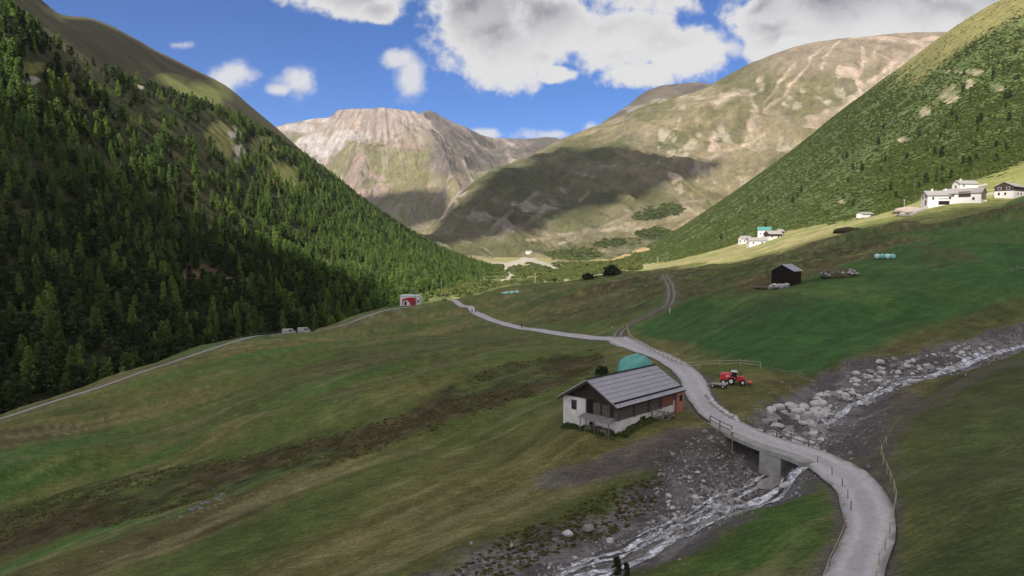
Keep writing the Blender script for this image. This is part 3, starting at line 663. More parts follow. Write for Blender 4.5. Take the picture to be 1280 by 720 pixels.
grey = mth('MULTIPLY', thick, mth('ADD', mth('MULTIPLY', hi, .62), mth('MULTIPLY', mth('SUBTRACT', 1.0, relief), .55)), True)
# bright broken clouds added to the unseen sky for whiter ambient light
geo = tc.outputs['Generated']; n3 = N('ShaderNodeTexNoise'); n3.inputs['Scale'].default_value = 2.6; n3.inputs['Detail'].default_value = 6; LK(geo, n3.inputs['Vector'])
over = mth('MULTIPLY', mr(n3.outputs[0], .36, .52), mth('MAXIMUM', mr(sep.outputs[2], .36, .5), mr(sep.outputs[1], .35, .0)))
alpha = mth('MAXIMUM', alpha, over)
def cmix(f_, a, b_, mode='MIX'):
    n = N('ShaderNodeMix'); n.data_type = 'RGBA'; n.blend_type = mode
    for k, q in ((0, f_), (6, a), (7, b_)):
        if isinstance(q, tuple): n.inputs[k].default_value = (*q, 1)
        elif isinstance(q, (int, float)): n.inputs[k].default_value = q
        else: LK(q, n.inputs[k])
    return n.outputs[2]
STR = .105; CLB = .40 / STR
ccol = cmix(grey, (CLB * .95, CLB * .945, CLB * .95), (CLB * .30, CLB * .29, CLB * .345))
ccol = cmix(over, ccol, (CLB * 1.48, CLB * 1.42, CLB * 1.41))
blue = cmix(1.0, sky.outputs[0], (.205, .335, .55), 'MULTIPLY')
bg = N('ShaderNodeBackground'); bg.inputs[1].default_value = STR; LK(cmix(alpha, blue, ccol), bg.inputs[0]); wo = N('ShaderNodeOutputWorld'); LK(bg.outputs[0], wo.inputs[0])
vs = scene.view_settings; vs.view_transform = 'Standard'; vs.look = 'None'; vs.exposure = 1.0; vs.gamma = 1; vs.use_curve_mapping = False
scene.cycles.max_bounces = 5; scene.cycles.diffuse_bounces = 3; scene.cycles.transparent_max_bounces = 6
# ------------------------------------------------------------------ building blocks
class MB:
    def __init__(s): s.v = []; s.f = []
    def add(s, vs, fs):
        o = len(s.v); s.v += [tuple(p) for p in vs]; s.f += [[i + o for i in f] for f in fs]; return s
    def box(s, c, d, rz=0, taper=0, rx=0):
        x, y, z = d[0] / 2, d[1] / 2, d[2] / 2; k = 1 - taper
        p = [(-x,-y,-z),(x,-y,-z),(x,y,-z),(-x,y,-z),(-x*k,-y*k,z),(x*k,-y*k,z),(x*k,y*k,z),(-x*k,y*k,z)]
        M_ = Matrix.Translation(c) @ Matrix.Rotation(rz, 4, 'Z') @ Matrix.Rotation(rx, 4, 'X')
        return s.add([M_ @ Vector(q) for q in p], [[0,3,2,1],[4,5,6,7],[0,1,5,4],[1,2,6,5],[2,3,7,6],[3,0,4,7]])
    def prism(s, poly, axis, a, b):
        """poly in the plane across the axis, extruded from a to b ('x': poly=(y,z), 'y': poly=(x,z), 'z': poly=(x,y))"""
        f = {'x': lambda p, t: (t, p[0], p[1]), 'y': lambda p, t: (p[0], t, p[1]), 'z': lambda p, t: (p[0], p[1], t)}[axis]; n = len(poly)
        return s.add([f(p, a) for p in poly] + [f(p, b) for p in poly], [list(range(n))[::-1], list(range(n, 2 * n))] + [[i, (i + 1) % n, n + (i + 1) % n, n + i] for i in range(n)])
    def tube(s, p0, p1, r0, r1=None, n=7):
        r1 = r0 if r1 is None else r1; p0 = Vector(p0); p1 = Vector(p1); q = (p1 - p0).to_track_quat('Z', 'Y')
        ring = lambda p, r: [p + q @ Vector((r * math.cos(2 * math.pi * i / n), r * math.sin(2 * math.pi * i / n), 0)) for i in range(n)]
        return s.add(ring(p0, r0) + ring(p1, r1), [list(range(n))[::-1], list(range(n, 2 * n))] + [[i, (i + 1) % n, n + (i + 1) % n, n + i] for i in range(n)])
    def blob(s, c, r, seed=0, amp=.2, sub=2, flat=0):
        b = bmesh.new(); bmesh.ops.create_icosphere(b, subdivisions=sub, radius=1)
        for v in b.verts:
            k = 1 + amp * float(fbm(np.array(v.co.x * 1.3 + seed * 7.1), np.array(v.co.y * 1.3 + v.co.z * 1.7 + seed), 3, seed))
            v.co = Vector((v.co.x * r[0], v.co.y * r[1], v.co.z * r[2])) * k
            if flat and v.co.z < -flat: v.co.z = -flat
        b.verts.index_update(); s.add([v.co + Vector(c) for v in b.verts], [[v.index for v in f.verts] for f in b.faces]); b.free(); return s
    def mesh(s, name, mat, smooth=False):
        me = bpy.data.meshes.new(name); me.from_pydata([tuple(v) for v in s.v], [], s.f); me.materials.append(mat)
        if smooth:
            for p in me.polygons: p.use_smooth = True
        me.update(); return me
    def build(s, name, mat, parent=None, smooth=False, label=None):
        return link(name, s.mesh(name, mat, smooth), parent, label)
def link(name, me, parent=None, label=None):
    o = bpy.data.objects.new(name, me); COL.objects.link(o)
    if parent is not None: o.parent = parent
    if label: o['label'] = label
    return o
def tag(o, label, cat, group=None):
    o['label'] = label; o['category'] = cat
    if group: o['group'] = group
    return o
def thing(name, label, cat, loc=(0, 0, 0), rz=0, group=None):
    o = bpy.data.objects.new(name, None); COL.objects.link(o); o.location = [float(q) for q in loc]; o.rotation_euler = (0, 0, rz); o.empty_display_size = .3
    return tag(o, label, cat, group)
def kids(o): return [c for c in o.children]
def copy_tree(o, parent=None):
    c = o.copy(); COL.objects.link(c); c.parent = parent
    for ch in kids(o): copy_tree(ch, c)
    return c
Mt = {}
Mt['road'] = plain('gravel_road', (.30, .285, .285), .95, .16, .9, bmp=(.15, .05))
Mt['concrete'] = plain('concrete', (.26, .25, .235), .9, .38, .8, bmp=(.2, .05))
Mt['wood'] = plain('weathered_wood', (.155, .135, .115), .9, .35, 2.5, bmp=(.3, .05))
Mt['pale_wood'] = plain('pale_wood', (.30, .27, .20), .9, .3, 3)
Mt['dark_wood'] = plain('dark_larch_boards', (.042, .030, .024), .85, .45, 1.6, stretch=(1, 1, 9), bmp=(.4, .06))
Mt['log'] = plain('old_logs', (.095, .080, .068), .9, .5, 2.2, stretch=(1, 1, 4), bmp=(.5, .08))
Mt['plaster'] = plain('lime_plaster', (.54, .51, .49), .9, .30, .55, bmp=(.25, .06))
Mt['stone'] = plain('field_stone', (.33, .31, .295), .9, .45, 1.7, bmp=(.7, .2))
Mt['rock'] = plain('pale_rock', (.42, .405, .40), .9, .38, 1.1, bmp=(.6, .25))
Mt['rock2'] = plain('grey_rock', (.23, .215, .205), .9, .4, 1.1, bmp=(.6, .25))
Mt['dark_rock'] = plain('lichen_rock', (.145, .135, .125), .95, .4, 1.3, bmp=(.6, .2))
Mt['hut_wood'] = plain('blackened_boards', (.022, .016, .014), .9, .4, 1.6, stretch=(1, 1, 9))
Mt['metal_roof'] = plain('weathered_metal_roof', (.275, .262, .285), .5, .14, .8, spec=.4)
Mt['shingle'] = plain('grey_shingles', (.20, .19, .185), .85, .3, 2.2, bmp=(.4, .06))
Mt['tarp'] = plain('teal_tarpaulin', (.080, .270, .235), .55, .14, .8, bmp=(.5, .25), spec=.35)
Mt['teal_roof'] = plain('teal_sheet_roof', (.045, .165, .145), .6, .1, 1)
Mt['redbrown'] = plain('red_brown_boards', (.165, .070, .048), .85, .25, 2, stretch=(1, 1, .2))
Mt['pink_board'] = plain('faded_red_door', (.30, .125, .095), .8, .2, 2)
Mt['glass'] = plain('dark_glass', (.015, .017, .02), .15, .2, 1, spec=.5)
Mt['white'] = plain('white_paint', (.50, .485, .475), .7, .1, 1.2)
Mt['red'] = plain('red_paint', (.48, .018, .022), .4, .12, 2, spec=.5)
Mt['tyre'] = plain('rubber', (.012, .012, .012), .9, .2, 5)
Mt['rim'] = plain('rim_paint', (.62, .61, .58), .5, .1, 4)
Mt['steel'] = plain('galvanised_steel', (.38, .39, .40), .5, .15, 3, metal=.4)
Mt['bale'] = plain('bale_wrap', (.20, .48, .42), .35, .15, 1.5, spec=.5)
Mt['bale_pale'] = plain('bale_wrap_pale', (.50, .66, .60), .35, .12, 1.5, spec=.5)
Mt['gravel'] = plain('gravel_heap', (.27, .225, .195), .95, .25, 1.2, bmp=(.6, .2))
Mt['dark'] = plain('dark_opening', (.012, .010, .009), .9, .2, 2)
Mt['water'] = None
Mt['tape'] = plain('yellow_fence_rope', (.36, .33, .20), .8, .2, 2)

def ribbon(name, pts, half, zf, mat, off=.05, cross=7, crown=.06, wob=.0, seed=0, tracks=False):
    p = np.array(pts); d = np.gradient(p, axis=0); d /= np.linalg.norm(d, axis=1)[:, None] + 1e-9; nrm = np.stack([-d[:, 1], d[:, 0]], 1)
    h = half if hasattr(half, '__len__') else np.full(len(p), half)
    k = np.linspace(-1, 1, cross); L_ = np.r_[0, np.cumsum(np.linalg.norm(np.diff(p, axis=0), axis=1))]
    wl = 1 + wob * fbm(L_ / 5, L_ * 0, 3, seed); wr_ = 1 + wob * fbm(L_ / 5, L_ * 0 + 9, 3, seed)
    W_ = np.where(k[None] < 0, wl[:, None], wr_[:, None]) * k[None] * h[:, None]
    X = p[:, 0][:, None] + nrm[:, 0][:, None] * W_; Y = p[:, 1][:, None] + nrm[:, 1][:, None] * W_
    Z = zf(X, Y) + off + crown * (1 - k[None] ** 2)
    if tracks:
        kk_ = np.abs(k)[None] + 0 * X; n_ = fbm(X / 1.1, Y / 1.1, 4, seed + 40); n2_ = fbm(X / 6, Y / 6, 3, seed + 41)
        wt_ = np.exp(-((kk_ - .48) / .2) ** 2); base = np.array([.37, .355, .36]) * (1 + .10 * n_ + .08 * n2_)[..., None]
        c_ = base * (.93 + .12 * wt_)[..., None]; c_ = c_ + (np.array([.115, .105, .075]) - c_) * (sst(.80, 1.05, kk_ + .22 * n_ + .12 * n2_) * .85)[..., None]
        c_ = c_ + (np.array([.27, .255, .245]) - c_) * (.45 * sst(.25, .5, n2_ + .3 * n_) * (1 - wt_))[..., None]
        return grid_mesh(name, X, Y, Z, mat, c_)
    return grid_mesh(name, X, Y, Z, mat)
def resample(pts, step):
    p = np.array(pts); L_ = np.r_[0, np.cumsum(np.linalg.norm(np.diff(p, axis=0), axis=1))]; n = max(2, int(L_[-1] / step) + 1); q = np.linspace(0, L_[-1], n)
    return np.stack([np.interp(q, L_, p[:, 0]), np.interp(q, L_, p[:, 1])], 1)
rd = resample(road, .6); rw = np.interp(np.linspace(0, 1, len(rd)), [0, .2, .42, .55, .7, .85, .95, 1], [1.65, 1.65, 1.65, 1.65, 1.8, 1.8, 2.4, 2.1])
Mt['roadc'] = ground_mat('gravel_surface', [2.2, 9.0], (.84, 1.16), (6.0, .25, .03))
rdf = resample(road, .22); rwf = np.interp(np.linspace(0, 1, len(rdf)), np.linspace(0, 1, len(rd)), rw)
ribbon('road', rdf, rwf * 1.08, z_base, Mt['roadc'], .06, 23, .08, .12, 3, True)
Mt['track'] = plain('pale_track', (.26, .245, .225), .95, .22, 1.0)
ribbon('lane', resample(branch, .8), 1.5, z_base, Mt['roadc'], .10, 11, .05, .18, 4, True)
Mt['rut'] = plain('worn_rut', (.165, .155, .115), .95, .3, 1.2)
for off_, nm in ((-.75, 'wheel_track'), (.75, 'wheel_track')):
    q = resample(upper, 1.2); d = np.gradient(q, axis=0); d /= np.linalg.norm(d, axis=1)[:, None]; q = q + np.stack([-d[:, 1], d[:, 0]], 1) * off_
    ribbon(nm, q, .36, z_meadow, Mt['rut'], .16, 3, .02, .3, 5)
ribbon('valley_track', resample(edge, 1.5), 1.35, z_meadow, Mt['track'], .10, 5, .05, .12, 6)

# water strands braiding over the bed
m, nt, b = new_mat('stream_water')
n1 = noise_node(nt, 1.1, 6, .7, stretch=(1, 1, 1)); n2 = noise_node(nt, 4.0, 4, .6)
cw = ramp(nt, mixc(nt, n1.outputs[0], n2.outputs[0], .4, 'MIX'), [(.36, (.08, .082, .09)), (.48, (.25, .255, .275)), (.57, (.66, .67, .71))])
nt.links.new(cw, b.inputs['Base Color']); b.inputs['Roughness'].default_value = .22; b.inputs['Specular IOR Level'].default_value = .4; bump(nt, b, n2.outputs[0], .5, .12)
Mt['water'] = m
st = resample(stream, .5); sd_ = np.gradient(st, axis=0); sd_ /= np.linalg.norm(sd_, axis=1)[:, None]; sn = np.stack([-sd_[:, 1], sd_[:, 0]], 1); sl = np.arange(len(st)) * .5
tt = sl / sl[-1]; SHIFT = np.interp(tt, [0, .25, .36, .46, .55, .7, 1], [-1.6, -1.5, -.3, -.3, -2.4, -1.4, -.3])
def strand(off, half, a, b_, seed):
    k = (tt >= a) & (tt <= b_)
    o = SHIFT + off + .8 * fbm(sl / 6, sl * 0 + seed, 3, seed)
    q = (st + sn * o[:, None])[k]
    return ribbon('stream', q, half * (1 + .5 * fbm(sl[k] / 3, sl[k] * 0 + 2, 3, seed + 3)), z_meadow, Mt['water'], .07, 5, .04, .3, seed)
strand(0, .5, 0, 1, 1); strand(-1.6, .36, .02, .33, 2); strand(1.5, .32, .05, .34, 3); strand(2.7, .22, .12, .30, 7); strand(.9, .3, .55, .8, 4); strand(-2.4, .3, .0, .28, 6)

# ------------------------------------------------------------------ rocks
def rock_mesh(seed, mat, sub=2):
    b = bmesh.new(); bmesh.ops.create_icosphere(b, subdivisions=sub, radius=1); rnd = random.Random(seed)
    cuts = [(Vector((rnd.gauss(0, 1), rnd.gauss(0, 1), rnd.gauss(.2, 1))).normalized(), rnd.uniform(.55, .85)) for _ in range(7)]
    sc = Vector((rnd.uniform(.8, 1.3), rnd.uniform(.7, 1.0), rnd.uniform(.5, .8)))
    for v in b.verts:
        p = v.co.copy()
        for n, d in cuts:
            q = p.dot(n)
            if q > d: p -= n * (q - d)
        p *= 1 + .08 * float(fbm(np.array(p.x * 2 + seed), np.array(p.y * 2 + p.z), 3, seed)); v.co = Vector((p.x * sc.x, p.y * sc.y, p.z * sc.z))
    me = bpy.data.meshes.new('rock'); b.to_mesh(me); b.free(); me.materials.append(mat); return me
ROCKS = [rock_mesh(s_, Mt['rock'] if s_ % 3 else Mt['rock2']) for s_ in range(8)]
def put_rock(x, y, r, label, group=None, name='boulder', cat='boulder', sink=.3):
    o = bpy.data.objects.new(name, random.choice(ROCKS)); COL.objects.link(o)
    o.location = (x, y, gz(x, y) + r * (.5 - sink)); o.rotation_euler = (random.uniform(-.3, .3), random.uniform(-.3, .3), random.uniform(0, 6.3)); k = r * random.uniform(.85, 1.2); o.scale = (k, k * random.uniform(.8, 1.2), k * random.uniform(.8, 1.15))
    return tag(o, label, cat, group)
def poly_pts(px, n, seed):
    pg = [tuple(hit_base(u, v)[:2]) for u, v in px]; a = np.array(pg); rnd = np.random.RandomState(seed); out = []
    while len(out) < n:
        q = rnd.uniform(a.min(0), a.max(0), (400, 2)); k = inside(q[:, 0], q[:, 1], pg); out += list(map(tuple, q[k]))
    return out[:n]
RAP = [(945,530),(965,505),(1005,488),(1040,470),(1060,480),(1035,505),(1025,545),(985,550)]
for x, y in poly_pts(RAP, 190, 1): put_rock(x, y, random.choice([.3, .4, .5, .6, .75, .95]), 'pale angular riprap boulder heaped in the stream bed just above the bridge', 'riprap boulders above the bridge')
for x, y in poly_pts([(1040,470),(1090,450),(1150,440),(1240,418),(1250,428),(1160,458),(1110,478),(1065,492)], 200, 2): put_rock(x, y, random.choice([.25, .35, .45, .6]), 'grey boulder along the upper stream bed beside the green field', 'boulders along the upper stream')
for x, y in poly_pts([(835,590),(870,572),(925,590),(935,605),(880,645),(830,665),(815,650)], 130, 3): put_rock(x, y, random.choice([.16, .22, .3, .42]), 'small white stone on the grey gravel bank below the barn', 'white stones below the barn', 'stone', 'stone')
for x, y in poly_pts([(660,715),(690,690),(760,672),(820,660),(800,690),(720,720)], 26, 4): put_rock(x, y, random.choice([.14, .2, .3]), 'pale stone lying in the lower stream bed by the grassy bank', 'stones in the lower stream bed', 'stone', 'stone')
for i, (u, v, r, lab) in enumerate([(967,605,1.25,'flat pale slab of rock lying beside the stream below the bridge'), (985,606,.8,'smaller flat pale slab beside the stream below the bridge'), (735,662,.7,'grey rock outcrop in the grassy bank above the lower stream'), (762,677,.55,'mossy rock at the foot of the grassy bank by the stream'), (1230,252,1.2,''), (710,668,.5,'small outcrop stone left of the grey rock in the stream bank')]):
    if lab:
        p = hit(u, v); o = put_rock(p[0], p[1], r, lab, sink=.35)
        if 'slab' in lab: o.scale = (r * 1.5, r * 1.0, .35); o.rotation_euler = (.1, -.1, .5)
def rubble(name, spots, seed):
    rnd = np.random.RandomState(seed); b = bmesh.new(); bmesh.ops.create_icosphere(b, subdivisions=1, radius=1); base = np.array([v.co[:] for v in b.verts]); b.verts.index_update(); fa = np.array([[v.index for v in f.verts] for f in b.faces]); b.free()
    n = len(spots); sp = np.array(spots); nv = len(base); z = z_meadow(sp[:, 0], sp[:, 1]); r = rnd.choice([.05, .08, .11, .16, .24], n, p=[.30, .30, .22, .12, .06])
    V = base[None] * (1 + .35 * rnd.randn(n, nv, 1).clip(-1, 1)) * r[:, None, None] * rnd.uniform(.6, 1.3, (n, 1, 3)); V += np.stack([sp[:, 0], sp[:, 1], z + r * .2], 1)[:, None]
    Fc = (fa[None] + (np.arange(n) * nv)[:, None, None]).reshape(-1, 3)
    me = bpy.data.meshes.new(name); me.vertices.add(n * nv); me.vertices.foreach_set('co', V.astype(np.float32).ravel()); me.loops.add(Fc.size); me.loops.foreach_set('vertex_index', Fc.astype(np.int32).ravel()); me.polygons.add(len(Fc)); me.polygons.foreach_set('loop_start', (np.arange(len(Fc)) * 3).astype(np.int32)); me.polygons.foreach_set('loop_total', np.full(len(Fc), 3, np.int32)); me.update(calc_edges=True); me.materials.append(Mt['rubble'])
    o = link(name, me); o['kind'] = 'stuff'; return o
Mt['rubble'] = plain('rubble_stone', (.27, .255, .25), .9, .55, .9)
Mt['rubble'] = plain('rubble_stones', (.235, .225, .22), .9, .6, .9)
rs = np.random.RandomState(5); q = rs.uniform(0, len(st) - 1, 8000).astype(int); wS = np.interp(tt, np.linspace(0, 1, len(SW)), SW)
offs = rs.normal(0, .42, 8000) * wS[q]; rub = st[q] + sn[q] * offs[:, None] + rs.normal(0, .3, (8000, 2))
nnr = fbm(rub[:, 0] / 4, rub[:, 1] / 4, 3, 77); rub = rub[nnr > -.12]
rub = np.vstack([rub, rs.normal(0, 1.1, (1100, 2)) + np.array(poly_pts([(815,600),(850,560),(900,545),(930,560),(940,600),(880,650),(830,670)], 1100, 8))])
rubble('rubble', rub, 6).name = 'rubble'
for i, (u, v, n, lab) in enumerate([(440,424,16,'low cluster of dark stones on the hummocky meadow behind the long brown bank'), (247,634,16,'pale grey outcrop of stones in the grass at the lower left'), (555,455,7,'few half-buried stones in the middle of the meadow'), (257,479,6,'small dark stony hollow in the left meadow'), (1274,335,9,'brown stony bank at the right edge of the green field')]):
    p = hit(u, v); mb = MB(); rnd = random.Random(i)
    for k in range(n):
        dx, dy = rnd.gauss(0, 1.5 if i != 4 else 2.5), rnd.gauss(0, 1.2); r = rnd.uniform(.16, .5); mb.blob((dx, dy, gz(p[0] + dx, p[1] + dy) - p[2] - r * .05), (r * 1.3, r, r * .7), k, .5, 1)
    o = mb.build('rock_outcrop', Mt['dark_rock']); o.location = p; tag(o, lab, 'rocks')

# ------------------------------------------------------------------ fences
def fence(name, label, px, step, h, rails, mat, zf=gz, r=.055, wob=.06, top=None, cat='fence', world=None, rope=False):
    w_ = world if world is not None else [tuple(hit_base(u, v)[:2]) for u, v in px]
    q = resample(catmull(w_, 5), step); o0 = (q[0][0], q[0][1], zf(*q[0])); t = thing(name, label, cat, o0)
    L_ = lambda p, z: (p[0] - o0[0], p[1] - o0[1], zf(*p) + z - o0[2])
    for p in q: MB().tube(L_(p, -.3), tuple(np.array(L_(p, h)) + np.array([random.uniform(-wob, wob), random.uniform(-wob, wob), random.uniform(-.05, .08)])), r * 1.25, r, 6).build('post', mat, t)
    for z in rails:
        if rope:
            mb = MB()
            for a, b in zip(q[:-1], q[1:]):
                mid = (np.array(L_(a, z)) + np.array(L_(b, z))) / 2 - np.array([0, 0, .06]); mb.tube(L_(a, z), mid, r * .55, n=5); mb.tube(mid, L_(b, z), r * .55, n=5)
            mb.build('rope', Mt['tape'], t)
        else:
            for a, b in zip(q[:-1], q[1:]): MB().tube(L_(a, z + random.uniform(-.04, .04)), L_(b, z + random.uniform(-.04, .04)), r * .8, r * .7, 5).build('rail', mat, t)
    return t
fence('wooden_fence', 'weathered two-rail wooden fence curving between the gravel road and the green field', [(784,410),(786,420),(794,428),(812,438),(832,448),(852,457),(873,461)], 2.6, 1.05, (.5, .95), Mt['pale_wood'], r=.075)
fence('wooden_fence', 'straight two-rail wooden fence behind the red tractor', [(876,459),(905,460),(930,461),(951,463)], 2.6, 1.05, (.5, .95), Mt['pale_wood'], r=.075)
fence('wooden_fence', 'broken grey fence between the red tractor and the stream boulders', [(962,466),(985,468),(1006,473)], 2.6, .9, (.6,), Mt['wood'], r=.07)
fence('wooden_fence', 'low fence along the wheel tracks climbing from the road junction', [(790,402),(806,395),(824,387),(842,378)], 4.0, .95, (.7,), Mt['wood'], r=.06)
fence('guard_fence', 'long low fence along the track at the top of the dark wooded ravine', None, 5.0, .9, (.8,), Mt['wood'], r=.07, zf=gz, world=[(x * 1.008, y * 1.008) for x, y in EDGE_W[1:-1]])
fence('rope_fence', 'thin rope fence along the inner bend of the gravel road', [(1022,580),(1035,590),(1051,606),(1062,630),(1061,650),(1050,682),(1036,712),(1028,735)], 3.4, .95, (.88,), Mt['wood'], r=.04, rope=True)
fence('rope_fence', 'pale rope fence along the outer bend of the gravel road', [(1108,556),(1101,572),(1112,600),(1120,626),(1116,652),(1109,680),(1100,705),(1094,730)], 3.0, 1.0, (.92,), Mt['pale_wood'], r=.04, rope=True)
for i, (u, v, h, lab) in enumerate([(765,417,1.7,'short pole with a small yellow sign at the road junction'), (837,391,1.3,'short white marker post beside the climbing wheel tracks'), (540,381,1.6,'white marker post right of the red and white hut'), (915,562,2.3,'thin leaning signpost at the barn end of the bridge')]):
    p = hit_base(u, v); p[2] = gz(p[0], p[1]) if i != 3 else z_base(np.array([p[0]]), np.array([p[1]]))[0]; t = thing('marker_post', lab, 'post', p)
    MB().tube((0, 0, -.3), (.05, 0, h), .07 if i != 1 else .12, n=7).build('post', Mt['wood' if i in (0, 3) else 'white'], t)
    MB().box((.05, -.09, h - .15), (.5 if i != 1 else .3, .05, .3)).build('sign_plate', Mt['tape' if i == 0 else 'white'], t)
for u, v, h, lab in [(552,374,11,'tall utility pole right of the red and white hut'), (669,356,9.5,'thin utility pole beyond the brow of the meadow'), (822,334,8,'slim pole in the sunlit strip below the scrub slope'), (1130,266,7,'thin pole beside the gravel heap')]:
    if v > 370: p = hit(u, v); b_ = p
    else: h_ = hit_any(u, v, ['scrub_hillside', 'valley_floor']); b_ = np.array(h_)
    t = thing('utility_pole', lab, 'pole', b_); MB().tube((0, 0, -.5), (0, 0, h), .2, .13, 8).build('pole', Mt['pale_wood'], t); MB().box((0, 0, h - .6), (1.6, .14, .14)).build('crossarm', Mt['wood'], t)
    for x in (-.7, .7): MB().tube((x, 0, h - .53), (x, 0, h - .25), .07, .05, 6).build('insulator', Mt['white'], t)

# ------------------------------------------------------------------ bridge
kb = int(np.argmin(np.hypot(rd[:, 0] - bridge_c[0], rd[:, 1] - bridge_c[1]))); seg = rd[kb - 14:kb + 15]
bt = thing('bridge', 'small concrete road bridge with wooden railings over the rocky stream', 'bridge', bridge_c)
zb = z_base(seg[:, 0], seg[:, 1]); dv = np.gradient(seg, axis=0); dv /= np.linalg.norm(dv, axis=1)[:, None]; nb = np.stack([-dv[:, 1], dv[:, 0]], 1)
if nb[len(nb) // 2][1] < 0: nb = -nb                      # nb points upstream (away from the camera)
mb = MB(); pr = []
for k in range(len(seg)):
    for o_, dz in ((-2.25, .10), (2.25, .10), (2.25, -.42), (-2.25, -.42)):
        q = seg[k] + nb[k] * o_; pr.append((q[0] - bridge_c[0], q[1] - bridge_c[1], zb[k] + dz - bridge_c[2]))
fs = []
for k in range(len(seg) - 1):
    for j in range(4): fs.append([k * 4 + j, k * 4 + (j + 1) % 4, (k + 1) * 4 + (j + 1) % 4, (k + 1) * 4 + j])
# leave the top to the road: the deck's own top is 2 cm under the gravel
pr = [(x, y, z - (.09 if i % 4 < 2 else 0)) for i, (x, y, z) in enumerate(pr)]
mb.add(pr, fs + [[3, 2, 1, 0], [len(pr) - 4, len(pr) - 3, len(pr) - 2, len(pr) - 1]]); mb.build('deck', Mt['concrete'], bt)
def bp(k, o_, z): q = seg[k] + nb[k] * o_; return Vector((q[0] - bridge_c[0], q[1] - bridge_c[1], zb[k] + z - bridge_c[2]))
for k, lab in ((9, None), (23, None)):
    a, b_ = bp(k, -2.15, 0), bp(k, 2.15, 0); c_ = (a + b_) / 2; mb = MB(); mb.box((c_.x, c_.y, c_.z - .43 - 1.7), (4.3, 3.0 if k == 9 else .9, 3.4), math.atan2(nb[k][1], nb[k][0])); mb.build('abutment', Mt['concrete'], bt)
for side, ka, kz in ((2.15, 3, 27), (-2.15, 19, 28)):
    ks = list(range(ka, kz, 4)); ks = ks if ks[-1] == kz - 1 else ks + [kz - 1]
    rl = MB()
    for k in ks: MB().tube(bp(k, side, -.1), bp(k, side, 1.1), .085, .075, 6).build('railing_post', Mt['wood'], bt)
    for z in (.55, 1.02):
        mb = MB()
        for a, b_ in zip(ks[:-1], ks[1:]): mb.tube(bp(a, side, z), bp(b_, side, z), .06, n=6)
        mb.build('railing', Mt['wood'], bt)
# stone edge of the road opposite the barn
mb = MB(); w_ = [tuple(hit_base(u, v)[:2]) for u, v in [(884,496),(893,508),(905,517),(918,525),(934,531)]]; q = resample(catmull(w_, 5), .55)
for i, p in enumerate(q):
    for z in range(2): mb.blob((p[0] - q[0][0] + random.uniform(-.15, .15), p[1] - q[0][1] + random.uniform(-.15, .15), gz(*p) - gz(*q[0]) + .12 + .34 * z), (.38, .32, .24), i * 2 + z, .4, 1)
o = mb.build('stone_wall', Mt['rock']); o.location = (q[0][0], q[0][1], gz(*q[0])); tag(o, 'low dry-stone wall along the road between the tractor and the bridge', 'wall')
# ------------------------------------------------------------------ the old barn
def window(parent, c, size, nrm, frame=Mt['dark_wood'], shut=None):
    """nrm: '-x' or '-y' facing; frame with a pane as sub-part"""
    w_, h = size; ax = nrm[1]; sg = -1 if nrm[0] == '-' else 1
    fr = MB(); t_ = .09
    def bx(mb, a, z, da, dz, dep, out):
        if ax == 'x': mb.box((c[0] + sg * out, c[1] + a, c[2] + z), (dep, da, dz))
        else: mb.box((c[0] + a, c[1] + sg * out, c[2] + z), (da, dep, dz))
    bx(fr, 0, h / 2 - t_ / 2, w_, t_, .10, .03); bx(fr, 0, -h / 2 + t_ / 2, w_, t_, .10, .03)
    bx(fr, -w_ / 2 + t_ / 2, 0, t_, h - 2 * t_, .10, .03); bx(fr, w_ / 2 - t_ / 2, 0, t_, h - 2 * t_, .10, .03)
    f = fr.build('window', frame, parent); pn = MB(); bx(pn, 0, 0, w_ - 2 * t_, h - 2 * t_, .04, .015); pn.build('pane', Mt['glass'], f); return f
C_ = hit_base(772, 545); Lc = hit_base(705, 531)
e1 = (Lc - C_)[:2]; e1 /= np.linalg.norm(e1); e2 = np.array([-e1[1], e1[0]]); e2 = e2 if e2[0] > 0 else -e2
GW = 8.3; LN = 12.9
# local x runs along e2 (long side), local y along e1; the near corner is the origin
rz = math.atan2(e2[1], e2[0]); B = thing('barn', 'old barn of dark timber over white plaster beside the gravel road', 'barn', C_, rz)
ysg = 1.0 if (e1[0] * -math.sin(rz) + e1[1] * math.cos(rz)) > 0 else -1.0
EH, RH, BH = 3.75, 6.15, 1.75
mb = MB(); mb.prism([(0, -2.5), (LN, -2.5), (LN, BH + .7), (9.2, BH + .25), (0, BH)], 'y', .02, GW - .02); mb.build('plaster_base', Mt['plaster'], B)
mb = MB(); mb.prism([(.10, BH), (GW - .1, BH), (GW - .1, EH), (GW / 2, RH - .12), (.10, EH)], 'x', .22, LN - .1)     # timber shell
mb.build('timber_wall', Mt['dark_wood'], B)
mb = MB()
for i in range(7): mb.tube((-.15, .05, BH + .16 + i * .29), (9.0, .05, BH + .16 + i * .29 + random.uniform(-.02, .02)), .155, .145, 8)
for k in (0.05, 3.2, 6.3, 8.9):
    for i in range(7): mb.tube((k, -.28, BH + .16 + i * .29), (k, .5, BH + .16 + i * .29), .13, n=7)
mb.build('log_wall', Mt['log'], B)
mb = MB(); mb.box((-.02 + .13, GW - 1.75, 1.6 - .55), (.5, 3.55, 5.3)); mb.build('plaster_wall', Mt['plaster'], B)
mb = MB()
for i in range(34):
    y = .12 + i * (GW - .24) / 34; h = EH + (RH - EH) * (1 - abs(y - GW / 2) / (GW / 2)) - .18; z0 = 3.72 if y > GW - 3.6 else BH + .05
    mb.box((.10, y + .1, (z0 + h) / 2), (.12 + .03 * (i % 2), .21, h - z0))
mb.build('gable_boards', Mt['dark_wood'], B)
MB().box((.06, GW - 4.3, 2.75), (.16, 1.05, 1.9)).build('door', Mt['dark'], B)
